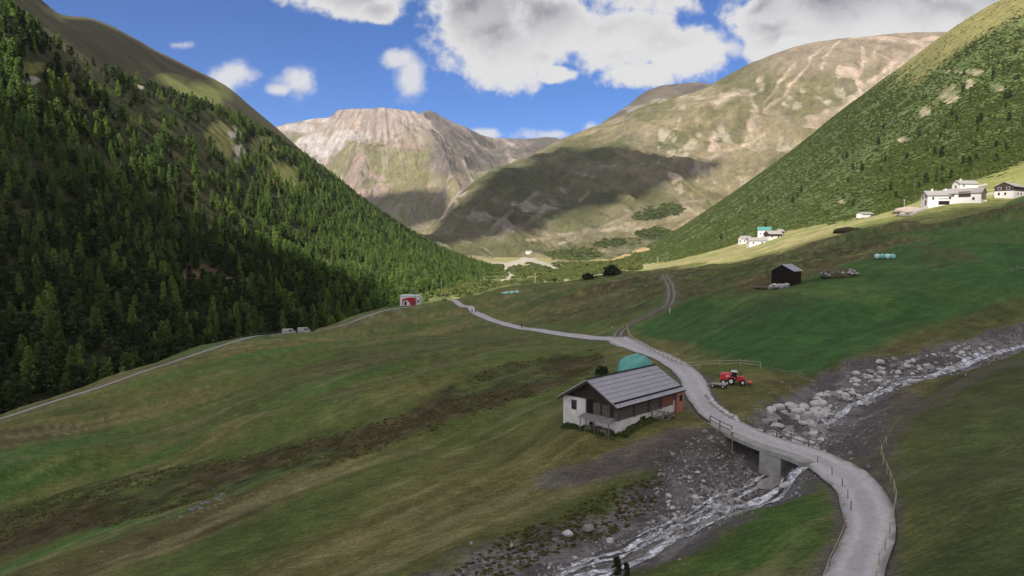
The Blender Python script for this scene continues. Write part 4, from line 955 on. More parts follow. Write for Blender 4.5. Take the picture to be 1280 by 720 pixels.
for yy_, zz in ((1.2, 2.7), (2.6, 2.7)): MB().box((.0, yy_ + .5, zz), (.1, 1.1, 1.5)).build('shutter', Mt['log'], B)
window(B, (-.15, GW - 1.75, 2.75), (.75, 1.15), '-x')
window(B, (-.02, GW - 4.4, .8), (.5, .5), '-x')
mb = MB(); mb.prism([(-1.25, 1.62), (-1.25, 1.70), (.0, 2.02), (.0, 1.94)], 'y', .3, 5.0); cn = mb.build('canopy', Mt['shingle'], B)
for y in (.5, 2.6, 4.8): MB().tube((-1.1, y, -1.2), (-1.1, y, 1.66), .06, n=6).build('canopy_post', Mt['wood'], B)
mb = MB()
for k in range(90): mb.tube((-.35 - random.uniform(0, .5), .5 + random.uniform(0, 3.8), random.uniform(-.3, .75)), (-.25, .5 + random.uniform(0, 3.8), random.uniform(-.3, .8)), .06, n=5)
o = mb.build('firewood_stack', Mt['log']); o.location = C_; o.rotation_euler = (0, 0, rz); tag(o, 'loose stack of old firewood under the canopy of the barn gable', 'firewood')
for k, y in enumerate((1.5, 3.9)):
    mb = MB(); n = 22; r0 = .5; cx = -.75
    for i in range(n):
        a0, a1 = 2 * math.pi * i / n, 2 * math.pi * (i + 1) / n
        mb.tube((cx, y + r0 * math.cos(a0), .05 + r0 * math.sin(a0)), (cx, y + r0 * math.cos(a1), .05 + r0 * math.sin(a1)), .05, n=5)
    for i in range(8): mb.tube((cx, y, .05), (cx, y + r0 * math.cos(math.pi * i / 4), .05 + r0 * math.sin(math.pi * i / 4)), .03, n=4)
    o = mb.build('cart_wheel', Mt['pale_wood']); o.location = C_; o.rotation_euler = (0, 0, rz); tag(o, 'spoked wooden cart wheel leaning at the barn gable, ' + ('near its corner' if k == 0 else 'by its plaster wall'), 'wheel')
# roof: two pitches, standing seams on each
pit = (RH - EH) / (GW / 2); ov = .55; x0, x1 = -.75, LN + 1.15
def roof_pitch(sgn):
    a = GW / 2; e = a + ov
    f = lambda d: (a + sgn * d, RH + .12 - pit * d)
    mb = MB(); (y0, z0), (y1, z1) = f(0), f(e); mb.prism([(y0, z0), (y1, z1), (y1, z1 - .14), (y0, z0 - .14)], 'x', x0, x1)
    for d in np.linspace(.08, e - .75, 7):
        y, z = f(d); mb.box(((x0 + x1) / 2, y, z + .035), (x1 - x0 + .02, .07, .06), 0, 0, 0)
    return mb
s1 = roof_pitch(-1).build('roof', Mt['metal_roof'], B); s2 = roof_pitch(1).build('roof', Mt['metal_roof'], B)
yb, zb_ = GW / 2 - (GW / 2 + ov - .55), RH + .12 - pit * (GW / 2 + ov - .55)
MB().box(((x0 + x1) / 2, yb, zb_ + .09), (x1 - x0, .12, .14)).build('snow_guard', Mt['dark'], s1)
MB().box(((x0 + x1) / 2, GW / 2, RH + .17), (x1 - x0 + .06, .34, .09)).build('ridge_cap', Mt['dark'], s1)
MB().tube((x0, -ov + .03 - .06, EH - ov * pit + .02), (x1, -ov - .03, EH - ov * pit + .02), .08, n=8).build('gutter', Mt['dark'], s1)
mb = MB(); mb.prism([(-ov + .05, EH - ov * pit - .12), (GW / 2, RH - .12), (GW + ov - .05, EH - ov * pit - .12), (GW + ov - .05, EH - ov * pit - .34), (GW / 2, RH - .36), (-ov + .05, EH - ov * pit - .34)], 'x', x0 + .02, x0 + .10); mb.build('barge_board', Mt['dark_wood'], B)
MB().box((5.15, .0, .75), (1.05, .14, 1.45)).build('door', Mt['dark_wood'], B)
mb = MB()
for k in range(12): mb.box((9.2 + .13 + k * .22, -.02, BH + 1.05), (.2, .1 + .03 * (k % 2), 1.9))
mb.build('red_brown_boards', Mt['redbrown'], B)
an = MB(); an.prism([(LN - .6, -2), (LN + 1.0, -2), (LN + 1.0, 3.3), (LN - .6, 3.3)], 'y', -.35, 3.2); anx = an.build('shed_wall', Mt['pink_board'], B)
MB().box((LN + .3, -.38, 2.55), (.5, .1, .7)).build('shutter', Mt['dark'], B)
mb = MB()
for k in range(26): mb.tube((6.8 + random.uniform(-.6, 2.8), -.6 - random.uniform(0, 1.4), random.uniform(.3, 1.4)), (7.6 + random.uniform(0, 3.2), -.5 - random.uniform(0, 1.6), random.uniform(.4, 1.8)), .06, n=5)
mb.tube((6.6, -.4, .8), (6.6, -.4, 2.7), .09, n=6); mb.tube((6.6, -.5, 2.1), (10.4, -1.4, 1.0), .08, n=6)
o = mb.build('timber_pile', Mt['wood']); o.location = C_; o.rotation_euler = (0, 0, rz); tag(o, 'jumble of grey poles and planks against the long side of the barn', 'timber')
# plants along the foot of the wall come later (shrubs)

# heap under a teal tarpaulin behind the barn
p = hit_base(797, 470); p = np.array([*(p[:2] + np.array([0, 3.2])), 0]); p[2] = gz(p[0], p[1])
t = thing('covered_heap', 'domed hay heap under a teal tarpaulin just behind the barn roof', 'covered heap', p, rz)
mb = MB(); mb.blob((0, 0, .2), (4.1, 2.6, 2.75), 4, .22, 4, .4); mb.build('tarpaulin', Mt['tarp'], t, True)
mb = MB()
for a in np.linspace(0, 6.28, 12): mb.tube((3.6 * math.cos(a), 2.35 * math.sin(a), .15), (1.2 * math.cos(a), .8 * math.sin(a), 2.72), .035, n=4)
mb.build('rope', Mt['dark'], t)

# ------------------------------------------------------------------ log hut on the slope
C2_ = hit(991, 357); rz2 = rz + .02; Hh = thing('log_hut', 'small dark log hut with a grey roof on the green slope', 'hut', C2_, rz2); gw, ln, eh, rh = 5.3, 4.6, 3.7, 5.1
MB().prism([(0, -1.2), (gw, -1.2), (gw, eh), (gw / 2, rh), (0, eh)], 'x', 0, ln).build('wall', Mt['hut_wood'], Hh)
lg = MB()
for i in range(13):
    z = .1 + i * .28; lg.tube((-.2, .0, z), (ln + .2, .0, z), .13, n=7); lg.tube((.0, -.2, z + .14), (.0, gw + .2, z + .14), .13, n=7)
lg.build('log_wall', Mt['hut_wood'], Hh)
MB().box((-.12, gw / 2, 1.15), (.12, 1.0, 1.9)).build('door', Mt['dark'], Hh)
for sg in (-1, 1):
    e = gw / 2 + .5; pt = (rh - eh) / (gw / 2); MB().prism([(gw / 2, rh + .16), (gw / 2 + sg * e, rh + .16 - pt * e), (gw / 2 + sg * e, rh + .02 - pt * e), (gw / 2, rh + .02)], 'x', -.6, ln + .5).build('roof', Mt['metal_roof'], Hh)
p = hit(974, 360); t = MB(); rnd = random.Random(3)
for k in range(46): t.blob((rnd.uniform(-2.3, 2.2), rnd.uniform(-.7, .7), rnd.uniform(-.5, .9)), (.5, .4, .34), k, .4, 1)
o = t.build('stone_heap', Mt['rock']); o.location = p; o.rotation_euler = (0, 0, -.1); tag(o, 'whitish heap of stones below the gable of the log hut', 'stones')
p = hit(953, 361); t = MB()
for k in range(14): t.box((rnd.uniform(-.8, .8), rnd.uniform(-.8, .8), .1 + rnd.uniform(0, .5)), (3.2, .3, .08), rnd.uniform(-.3, .3))
o = t.build('plank_stack', Mt['wood']); o.location = p; tag(o, 'flat dark stack of planks left of the log hut', 'planks')
p = hit(1049, 345); t = thing('stone_ruin', 'overgrown ring of stones right of the log hut', 'ruin', p); mb = MB(); rnd = random.Random(8)
mb.blob((0, 0, -.1), (4.2, 2.3, 2.3), 2, .3, 3, .4); mb.build('earth_mound', plain('mound_earth', (.085, .078, .05), .95, .4, 1.2, bmp=(.6, .2)), t, True); mb = MB()
for k in range(52):
    a = rnd.uniform(0, 6.28); rr = rnd.uniform(.75, 1.1); r = rnd.uniform(.2, .45); mb.blob((4.2 * rr * math.cos(a), 2.3 * rr * math.sin(a), 1.5 * max(0, 1.2 - rr) * 1.8 + rnd.uniform(0, .2)), (r * 1.2, r, r * .8), k, .4, 1)
for k in range(16): r = rnd.uniform(.22, .42); mb.blob((rnd.uniform(2.0, 3.3), rnd.uniform(-1.6, .2), rnd.uniform(.6, 1.7)), (r, r, r * .8), k, .4, 1)
mb.build('stone_ring', Mt['stone'], t)

# ------------------------------------------------------------------ wrapped bales
def bale_mesh():
    b = bmesh.new(); n = 18; prof = [(0, -.62), (.5, -.62), (.62, -.55), (.68, -.4), (.69, 0), (.68, .4), (.62, .55), (.5, .62), (0, .62)]
    rings = []
    for r, z in prof: rings.append([b.verts.new((z, r * math.cos(6.2832 * i / n), .66 + r * math.sin(6.2832 * i / n))) for i in range(n)])
    for a, c in zip(rings[:-1], rings[1:]):
        for i in range(n):
            try: b.faces.new([a[i], a[(i + 1) % n], c[(i + 1) % n], c[i]])
            except ValueError: pass
    bmesh.ops.remove_doubles(b, verts=b.verts, dist=.001); me = bpy.data.meshes.new('hay_bale'); b.to_mesh(me); b.free()
    for q in me.polygons: q.use_smooth = True
    return me
bme = bale_mesh(); bme.materials.append(Mt['bale']); bm2 = bme.copy(); bm2.materials.clear(); bm2.materials.append(Mt['bale_pale'])
def bale(u, v, me, lab, grp, rz_=0, fn=hit, zoff=0):
    p = fn(u, v); o = bpy.data.objects.new('hay_bale', me); COL.objects.link(o); o.location = p + np.array([0, 0, zoff]); o.rotation_euler = (0, 0, rz_); return tag(o, lab, 'bale', grp)
for i, u in enumerate((1096.5, 1103, 1109.5, 1115.5)): bale(u, 323.5, bme if i % 2 else bm2, 'teal-wrapped hay bale in the ' + ('leftmost' if i == 0 else 'rightmost' if i == 3 else 'inner part') + (' place' if i in (0, 3) else '') + ' of the row on the upper green field', 'wrapped bales on the upper green field', 1.45)
for i in range(6): bale(628.5 + i * 3.6, 368.5 - i * .35, bm2 if i % 2 else bme, 'teal-wrapped hay bale in the row near the far brow of the meadow' if 0 < i < 5 else ('leftmost' if i == 0 else 'rightmost') + ' teal-wrapped hay bale of the row at the far brow', 'wrapped bales at the far brow', .3)

# ------------------------------------------------------------------ tractor and wagon
p = hit(916, 480); T_ = thing('tractor', 'red tractor with a white cab roof and rear box parked on the grass', 'tractor', p, math.radians(-14)); T_.scale = (.86, .86, .86)
def cyl(mb, c, r, w_, n=18, axis='y'): return mb.tube((c[0], c[1] - w_ / 2, c[2]), (c[0], c[1] + w_ / 2, c[2]), r, n=n)
mb = MB(); mb.box((1.15, 0, 1.0), (1.5, .9, .75), 0, .08); mb.box((1.95, 0, .85), (.25, .8, .55)); mb.build('bonnet', Mt['red'], T_)
mb = MB(); mb.box((-1.15, 0, 1.25), (1.9, 1.7, .95), 0, .06); mb.box((-1.15, 0, 1.80), (1.5, 1.4, .2), 0, .2); mb.build('rear_box', Mt['red'], T_)
mb = MB(); mb.box((-.9, -.88, 1.45), (.55, .06, .32)); mb.build('panel', Mt['white'], T_)
mb = MB()
for x in (-.15, .55):
    for y in (-.62, .62): mb.tube((x, y, 1.1), (x * .9 + .02, y * .92, 2.15), .045, n=5)
mb.build('cab_frame', Mt['dark'], T_); MB().box((.2, 0, 1.65), (.66, 1.12, .9)).build('cab_glass', Mt['glass'], T_); MB().box((.2, 0, 2.22), (1.05, 1.4, .14), 0, .12).build('cab_roof', Mt['white'], T_)
MB().box((.3, 0, .65), (3.4, .5, .3)).build('chassis', Mt['dark'], T_)
for sy in (-1, 1):
    for x, r in ((-.35, .62), (1.55, .45), (-1.6, .45)):
        ty = cyl(MB(), (x, sy * .82, r), r, .34).build('wheel', Mt['tyre'], T_); cyl(MB(), (x, sy * .84, r), r * .52, .38).build('rim', Mt['rim'], ty)
    MB().box((-.35, sy * .82, 1.3), (1.2, .42, .1)).build('mudguard', Mt['red'], T_)
    MB().tube((1.9, sy * .35, .7), (2.75, sy * .55, .35), .06, n=6).build('lift_arm', Mt['pale_wood'], T_)
    cyl(MB(), (2.1, sy * .28, .95), .09, .02, 10).build('headlight', Mt['white'], T_)
MB().box((2.8, 0, .4), (.5, 1.9, .3)).build('front_mower', Mt['red'], T_)
MB().tube((1.2, .3, 1.3), (1.2, .3, 2.1), .05, n=6).build('exhaust', Mt['dark'], T_)
p = hit(899, 484); W_ = thing('flat_wagon', 'low grey flat wagon on the grass left of the red tractor', 'wagon', p, math.radians(-38)); W_.scale = (.85, .85, .8)
MB().box((0, 0, .62), (2.5, 1.5, .12)).build('deck', Mt['concrete'], W_)
for x in (-.9, .9):
    for y in (-.6, .6): ty = cyl(MB(), (x, y, .28), .28, .16).build('wheel', Mt['tyre'], W_); cyl(MB(), (x, y, .28), .15, .18).build('rim', Mt['rim'], ty)
MB().tube((-1.2, 0, .5), (-2.1, 0, .3), .05, n=6).build('drawbar', Mt['steel'], W_); MB().box((1.2, 0, .8), (.08, 1.5, .35)).build('end_board', Mt['white'], W_)

# ------------------------------------------------------------------ houses
def house(name, label, cat, base, rzh, gw, ln, eh, rh, wall, roof, upper=None, wins=(), chim=0, doors=(), deep=3, upz=None, ends=()):
    """ridge along local x, centred; front is -y"""
    t = thing(name, label, cat, base, rzh); g = gw / 2; l = ln / 2
    MB().prism([(-g, -deep), (g, -deep), (g, eh), (0, rh), (-g, eh)], 'x', -l, l).build('wall', wall, t)
    pt = (rh - eh) / g; e = g + .55
    roofs = []
    for sg in (-1, 1): roofs.append(MB().prism([(0, rh + .18), (sg * e, rh + .18 - pt * e), (sg * e, rh - pt * e), (0, rh)], 'x', -l - .5, l + .5).build('roof', roof, t))
    if upper is not None:
        z = upz; mb = MB(); mb.box((0, 0, (z + eh) / 2), (ln + .12, gw + .12, eh - z - .04))
        for sx in (-1, 1): mb.prism([(-g - .06, eh - .04), (g + .06, eh - .04), (0, rh - .06)], 'x', sx * (l + .06) - .02, sx * (l + .06) + .02)
        mb.build('timber_storey', upper, t)
    for (a, z, w_, h, side, fm) in wins:
        if side == 'f': window(t, (a, -g - .08, z), (w_, h), '-y', Mt[fm])
        elif side == 'l': window(t, (-l - .1, a, z), (w_, h), '-x', Mt[fm])
        else: window(t, (l + .1, a, z), (w_, h), '+x', Mt[fm])
    for (a, z, w_, h, fm) in doors: MB().box((a, -g - .06, z), (w_, .12, h)).build('door', Mt[fm], t)
    for k in range(chim): MB().box((-l * .5 + k * l * .9, .3, rh + .35), (.8, .8, 1.5)).build('chimney', Mt['white'], roofs[0])
    return t
def house_gable(t):   # brown boards over the right-hand gable
    g, l = 4.25, 8.5; MB().prism([(-g, 1.2), (g, 1.2), (g, 4.36), (0, 6.62), (-g, 4.36)], 'x', l + .02, l + .14).build('gable_boards', plain('brown_gable_boards', (.15, .105, .085), .9, .25, 2), t)
def on_c(u, v):
    h_ = hit_any(u, v, ['scrub_hillside', 'valley_floor']); q = np.array(hit(u, v)); tq, sq = ts(u, v)
    if h_ is None or (abs(q[2] - gz(q[0], q[1])) < .3 and q[1] < h_.y): return q
    return np.array(h_)
BO = lambda *a: [(x, z, 1.0, 1.2, 'f', 'white') for x, z in a]
house('farmhouse', 'large white farmhouse with a grey roof and dark windows in its gable end', 'house', on_c(1174, 257), R(-8), 8, 14, 5.0, 7.2, Mt['white'], Mt['shingle'], wins=[(-2, 1.6, 1.3, 2.2, 'l', 'redbrown'), (1.6, 4.3, 1.2, 1.5, 'l', 'redbrown'), (-1.8, 4.6, 1.2, 1.5, 'l', 'redbrown'), (-4.5, 3.4, 1.0, 1.2, 'f', 'dark_wood'), (3.2, 3.6, 1.0, 1.2, 'f', 'dark_wood')], chim=2, doors=[(.5, 1.2, 5.0, 1.8, 'dark'), (.5, 3.2, 5.4, .3, 'wood')])
house('farmhouse', 'white farmhouse with a dark balcony and a brown timber gable beside the stone path', 'house', on_c(1204, 253), R(-45), 8.5, 17, 4.4, 6.7, Mt['white'], Mt['shingle'], wins=[(-5.4, 3.4, 1, 1.2, 'f', 'dark_wood'), (-3.4, 3.4, 1, 1.2, 'f', 'dark_wood'), (5.3, 1.5, 1, 1.2, 'f', 'dark_wood')], doors=[(1.5, 3.7, 5.2, 2.6, 'dark_wood')], upper=None); house_gable(bpy.context.scene.objects['farmhouse.001'])
house('cottage', 'small white house with a grey roof peeping out behind the two farmhouses', 'house', on_c(1206, 238), R(6), 7, 12, 4, 6.0, Mt['white'], Mt['shingle'], wins=[(-3.5, 2.6, .9, 1.1, 'f', 'dark_wood'), (0, 2.2, 1.0, 1.5, 'l', 'dark_wood')], chim=1)
house('chalet', 'dark timber chalet on a white ground floor at the right edge of the hamlet', 'house', on_c(1262, 246), R(36), 8.5, 14, 4.8, 7.0, Mt['white'], Mt['shingle'], upper=Mt['dark_wood'], upz=2.6, wins=[(2.0, 3.9, 1.5, 1.4, 'l', 'white'), (-1.8, 3.9, 1.5, 1.4, 'l', 'white'), (2.2, 1.3, .9, 1.1, 'l', 'dark_wood'), (-.6, 1.3, .9, 1.1, 'l', 'dark_wood'), (-2, 1.3, .9, 1.1, 'f', 'dark_wood'), (2, 1.3, 1.0, 1.1, 'f', 'dark_wood')])
house('shed', 'low white shed with a flat grey roof alone left of the gravel heap', 'shed', on_c(1081, 272), R(24), 5, 10.5, 2.6, 3.6, Mt['white'], Mt['shingle'], wins=[(3.4, 1.5, .9, 1.0, 'f', 'dark_wood')], doors=[(4.4, 1.1, .9, 1.9, 'dark_wood')])
for i, (u, v, a, g_, l_, e_, r_, wl, rf, up, lab) in enumerate([
    (931, 304, 12, 7, 9, 4.2, 6.4, 'white', 'shingle', None, 'white house with a grey roof at the left end of the distant hamlet'),
    (946, 306, 0, 7, 13, 3.2, 5.2, 'white', 'shingle', None, 'long low white house in front of the distant hamlet'),
    (955, 296, -18, 8, 11, 6.2, 8.8, 'white', 'teal_roof', None, 'tall white house with a teal roof in the distant hamlet'),
    (966, 299, 15, 7, 11, 4.0, 6.2, 'plaster', 'shingle', 'dark_wood', 'brownish house with a dark timber storey right of the teal-roofed house'),
    (974, 294, 30, 5, 6, 3.2, 4.8, 'redbrown', 'shingle', None, 'small brown cabin at the right end of the distant hamlet')]):
    house('house', lab, 'house', on_c(u, v), R(a), g_, l_, e_, r_, Mt[wl], Mt[rf], upper=Mt[up] if up else None, upz=e_ * .5, wins=[(-l_ * .28, e_ * .45, 1.1, 1.2, 'f', 'dark_wood'), (l_ * .2, e_ * .45, 1.1, 1.2, 'f', 'dark_wood'), (0, e_ * .5, 1.2, 1.4, 'l', 'dark_wood')])
for (u, v, lab) in [(661, 317, 'tiny white house far up the valley beside the pale gravel road')]:
    h_ = hit_any(u, v, ['valley_floor', 'broad_mountain']); house('house', lab, 'house', h_, R(20), 12, 22, 8, 12, Mt['white'], Mt['shingle'], wins=[(-5, 4, 2, 2, 'f', 'dark_wood'), (5, 4, 2, 2, 'f', 'dark_wood')])
p = on_c(1138, 266); mb = MB(); mb.blob((0, 0, .2), (8.0, 4.5, 2.8), 5, .35, 4, .6); o = mb.build('gravel_heap', Mt['gravel'], None, True); o.location = p; tag(o, 'broad pinkish heap of gravel below the white farmhouses', 'gravel heap')
p = P(1061, 284, 318); p[2] = gz(p[0], p[1]); mb = MB(); mb.blob((0, 0, .1), (6.5, 4.0, 2.3), 9, .35, 4, .6); o = mb.build('earth_mound', plain('dark_turf_mound', (.060, .050, .026), .95, .4, .9, bmp=(.6, .3)), None, True); o.location = p; tag(o, 'dark hump of turf at the shaded edge below the white shed', 'mound')
def dry_wall(px, lab, h=1.2):
    w_ = [on_c(u, v) for u, v in px]; mb = MB(); o0 = w_[0]; pts = catmull([q for q in w_], 8)
    for i, q in enumerate(pts):
        for z in range(2): mb.blob((q[0] - o0[0], q[1] - o0[1], q[2] - o0[2] + .3 + z * .5), (1.0, .6, .42), i * 2 + z, .4, 1)
    o = mb.build('stone_wall', Mt['stone']); o.location = o0; tag(o, lab, 'wall')
dry_wall([(1122,269),(1128,270),(1138,270),(1146,266),(1158,261),(1172,257),(1184,253)], 'curving dry-stone wall around the gravel heap up to the farmhouses')
dry_wall([(1224,246),(1232,245),(1240,244)], 'pale stone wall between the farmhouses and the timber chalet')
dry_wall([(1216,236),(1224,234),(1232,232)], 'short pale wall behind the hamlet leading right from the small white house')
p = on_c(1229, 252); o = bpy.data.objects.new('boulder', ROCKS[1]); COL.objects.link(o); o.location = p; o.scale = (1.8, 1.6, 2.0); tag(o, 'big single boulder in the grass between the farmhouses and the chalet', 'boulder')

Mt['redp'] = plain('faded_red_paint', (.26, .02, .03), .6, .15, 1)
# red and white hut at the end of the track
p = hit(514, 381); K = thing('kiosk', 'white hut with a red arched front at the edge of the wood', 'hut', p, R(-6))
MB().prism([(-5.2, -1.5), (5.2, -1.5), (5.2, 3.9), (4.0, 4.9), (-4.6, 4.9), (-5.2, 4.2)], 'y', -2.6, 2.6).build('wall', Mt['white'], K)
MB().box((-.2, 0, 5.0), (10.2, 5.8, .16)).build('roof', plain('pale_sheet_roof', (.52, .53, .58), .6, .1, 1), K)
arc = [(-3.9, 3.4 - 1.0)] + [(-3.9 + 7.2 * k / 10, 2.5 + 1.5 * math.sin(math.pi * (.12 + .55 * k / 10))) for k in range(11)] + [(3.3, .0), (.2, .0), (-.3, 1.6), (-1.6, 2.5), (-2.6, 2.6), (-3.3, 2.2), (-3.5, 0), (-3.9, 0)]
MB().prism(arc, 'y', -2.72, -2.61).build('red_panel', Mt['redp'], K); MB().box((-2.3, -2.66, 1.0), (1.0, .1, 2.0)).build('door', Mt['dark'], K); window(K, (4.3, -2.68, 2.2), (1.0, 1.2), '-y', Mt['steel'])
MB().box((2.6, -2.75, 1.4), (1.2, .1, 1.5)).build('notice_board', plain('dark_red_board', (.12, .01, .015), .6, .1, 2), K)
p2 = hit(519, 382); t = thing('flagpole', 'thin bluish flagpole in front of the red and white hut', 'flagpole', p2); MB().tube((0, 0, -.3), (0, 0, 9), .13, .09, 8).build('pole', plain('blue_grey_pole', (.16, .21, .30), .6, .1, 2), t); MB().blob((0, 0, 9.1), (.2, .2, .2), 1, 0, 2).build('finial', Mt['white'], t)
# two white vans half hidden beyond the track
for u, v, lab in ((361, 408, 'white van half hidden by a tree beyond the track, farther from the road'), (380, 408, 'white van parked just beyond the bend of the track')):
    q = np.array([*edge_pt(u, v), 0.0]) * 1.035; q[2] = gz(q[0], q[1]); V_ = thing('van', lab, 'van', q, R(12))
    MB().prism([(-2.6, .45), (2.5, .45), (2.6, 1.2), (1.9, 1.5), (1.4, 2.35), (-2.6, 2.4)], 'y', -1, 1).build('body', plain('dimmed_white_paint', (.36, .355, .35), .5, .1, 1), V_); MB().prism([(1.62, 1.5), (1.88, 1.55), (1.42, 2.25), (1.2, 2.25)], 'y', -1.02, 1.02).build('windscreen', Mt['glass'], V_); MB().box((.6, 0, 1.85), (1.0, 2.04, .55)).build('side_window', Mt['glass'], V_)  # white paint dimmed in colour to suit the deep shade here
    for x in (-1.7, 1.6):
        for y in (-.9, .9): ty = cyl(MB(), (x, y, .36), .36, .25).build('wheel', Mt['tyre'], V_); cyl(MB(), (x, y, .36), .2, .28).build('rim', Mt['rim'], ty)

# ------------------------------------------------------------------ walkers
def skin_obj(name, joints, edges, mat, parent=None, sub=2):
    me = bpy.data.meshes.new(name); me.from_pydata([j[:3] for j in joints], edges, []); me.materials.append(mat); o = bpy.data.objects.new(name, me); COL.objects.link(o)
    sk = o.modifiers.new('skin', 'SKIN'); me.skin_vertices or None
    if not me.skin_vertices: me.attributes
    for j, sv in zip(joints, me.skin_vertices[0].data): sv.radius = (j[3], j[3] * (j[4] if len(j) > 4 else 1))
    me.skin_vertices[0].data[0].use_root = True
    ss = o.modifiers.new('sub', 'SUBSURF'); ss.levels = sub; ss.render_levels = sub; o.modifiers['skin'].use_smooth_shade = True
    if parent is not None: o.parent = parent
    return o
def ensure_skin(me):
    b = bmesh.new(); b.from_mesh(me); b.verts.layers.skin.verify(); b.to_mesh(me); b.free()
def person(u, v, label, rzp, top, legs, stride=.22):
    skin = plain('skin', (.42, .26, .19), .6, .05, 5)
    p = hit_base(u, v); p[2] = float(z_base(np.array([p[0]]), np.array([p[1]]))[0]) + .16
    J = [(0, 0, .95, .13), (0, 0, 1.2, .13), (0, .0, 1.42, .12), (0, .01, 1.52, .055), (0, .02, 1.60, .085), (0, .02, 1.68, .10), (0, .02, 1.77, .075),
         (.10, 0, .90, .10), (.11, stride * .5, .5, .07), (.11, stride * .9 - .05, .09, .045), (.11, stride * .9 + .12, .04, .04),
         (-.10, 0, .90, .10), (-.11, -stride * .3, .5, .07), (-.11, -stride, .10, .045), (-.11, -stride + .15, .04, .04),
         (.20, 0, 1.40, .065), (.25, -.08, 1.13, .05), (.24, .06, .90, .035), (.24, .10, .80, .035), (-.20, 0, 1.40, .065), (-.25, .08, 1.13, .05), (-.24, .20, .92, .035), (-.24, .24, .83, .035)]
    E = [(0, 1), (1, 2), (2, 3), (3, 4), (4, 5), (5, 6), (0, 7), (7, 8), (8, 9), (9, 10), (0, 11), (11, 12), (12, 13), (13, 14), (2, 15), (15, 16), (16, 17), (17, 18), (2, 19), (19, 20), (20, 21), (21, 22)]
    def mk(name, J_, E_, mat, par=None):
        me = bpy.data.meshes.new(name); me.from_pydata([j[:3] for j in J_], E_, []); ensure_skin(me); me.materials.append(mat); o = bpy.data.objects.new(name, me); COL.objects.link(o)
        for j, sv in zip(J_, me.skin_vertices[0].data): sv.radius = (j[3], j[3] * .85)
        me.skin_vertices[0].data[0].use_root = True; a = o.modifiers.new('skin', 'SKIN'); a.use_smooth_shade = True; s_ = o.modifiers.new('sub', 'SUBSURF'); s_.levels = 1; s_.render_levels = 2
        if par is not None: o.parent = par
        return o
    body = mk('person', J, E, skin); body.location = p; body.rotation_euler = (0, 0, rzp); tag(body, label, 'person')
    g = lambda j, k=.025: (*j[:3], j[3] + k)
    mk('jacket', [g(J[0], .03), g(J[1], .035), g(J[2], .035), g(J[15]), g(J[16]), g(J[17]), g(J[19]), g(J[20]), g(J[21])], [(0, 1), (1, 2), (2, 3), (3, 4), (4, 5), (2, 6), (6, 7), (7, 8)], top, body)
    mk('trousers', [g(J[0], .015), g(J[7]), g(J[8]), g(J[9]), g(J[11]), g(J[12]), g(J[13])], [(0, 1), (1, 2), (2, 3), (0, 4), (4, 5), (5, 6)], legs, body)
    MB().blob((0, 0, 1.72), (.115, .125, .11), 1, .05, 2).build('hair', Mt['dark'], body, True)
dk = plain('dark_cloth', (.02, .022, .03), .9, .2, 5); bl = plain('blue_cloth', (.05, .08, .16), .9, .2, 5)
person(652, 411, 'walker in dark clothes on the lane across the meadow', 1.2, dk, dk)
person(594.5, 391.5, 'walker in a black jacket at the bend of the lane near the hut', .5, dk, dk)
person(590, 391.8, 'walker in a blue jacket just left of the one in black', .4, bl, dk)
# ------------------------------------------------------------------ foliage
def leaf_mat(name, c, var=.35, trans=.25):
    m, nt, b = new_mat(name); oi = nt.nodes.new('ShaderNodeObjectInfo'); n = noise_node(nt, .35, 3, .6)
    a = ramp(nt, oi.outputs['Random'], [(0, [q * (1 - var) for q in c]), (.5, c), (1, [min(1, q * (1 + var)) * k for q, k in zip(c, (1.12, 1.0, .8))])])
    col = mixc(nt, a, ramp(nt, n.outputs[0], [(.3, .72), (.7, 1.28)])); nt.links.new(col, b.inputs['Base Color']); b.inputs['Roughness'].default_value = .8; b.inputs['Specular IOR Level'].default_value = .08
    tr = nt.nodes.new('ShaderNodeBsdfTranslucent'); nt.links.new(col, tr.inputs[0]); mx = nt.nodes.new('ShaderNodeMixShader'); mx.inputs[0].default_value = trans
    out = [q for q in nt.nodes if q.type == 'OUTPUT_MATERIAL'][0]; nt.links.new(b.outputs[0], mx.inputs[1]); nt.links.new(tr.outputs[0], mx.inputs[2]); nt.links.new(mx.outputs[0], out.inputs[0]); return m
Mt['larch'] = leaf_mat('larch_needles', (.092, .146, .042), .42, .28); Mt['pine'] = leaf_mat('stone_pine_needles', (.038, .056, .026), .3, .15); Mt['mugo'] = leaf_mat('dwarf_pine_needles', (.105, .140, .045), .3, .3); Mt['leafy'] = leaf_mat('willow_leaves', (.10, .125, .045), .35, .25)
Mt['bark'] = plain('bark', (.075, .058, .045), .95, .35, 3)
def leaf_cloud(centres, size, rnd, droop=0, n_each=8, spread=.5):
    V = []; Fc = []
    for (c, k) in centres:
        for _ in range(n_each):
            p = np.array(c) + rnd.normal(0, spread, 3) * k * np.array([1, 1, .55]); s_ = size * k * rnd.uniform(.6, 1.25)
            a = rnd.normal(0, 1, 3); a /= np.linalg.norm(a); b_ = rnd.normal(0, 1, 3); b_ -= a * a.dot(b_); b_ /= np.linalg.norm(b_); b_[2] -= droop
            o = len(V); V += [p - a * s_ * .5 - b_ * s_ * .32, p + a * s_ * .5 - b_ * s_ * .22, p + a * s_ * .25 + b_ * s_ * .45, p - a * s_ * .35 + b_ * s_ * .36]; Fc.append([o, o + 1, o + 2, o + 3])
    return V, Fc
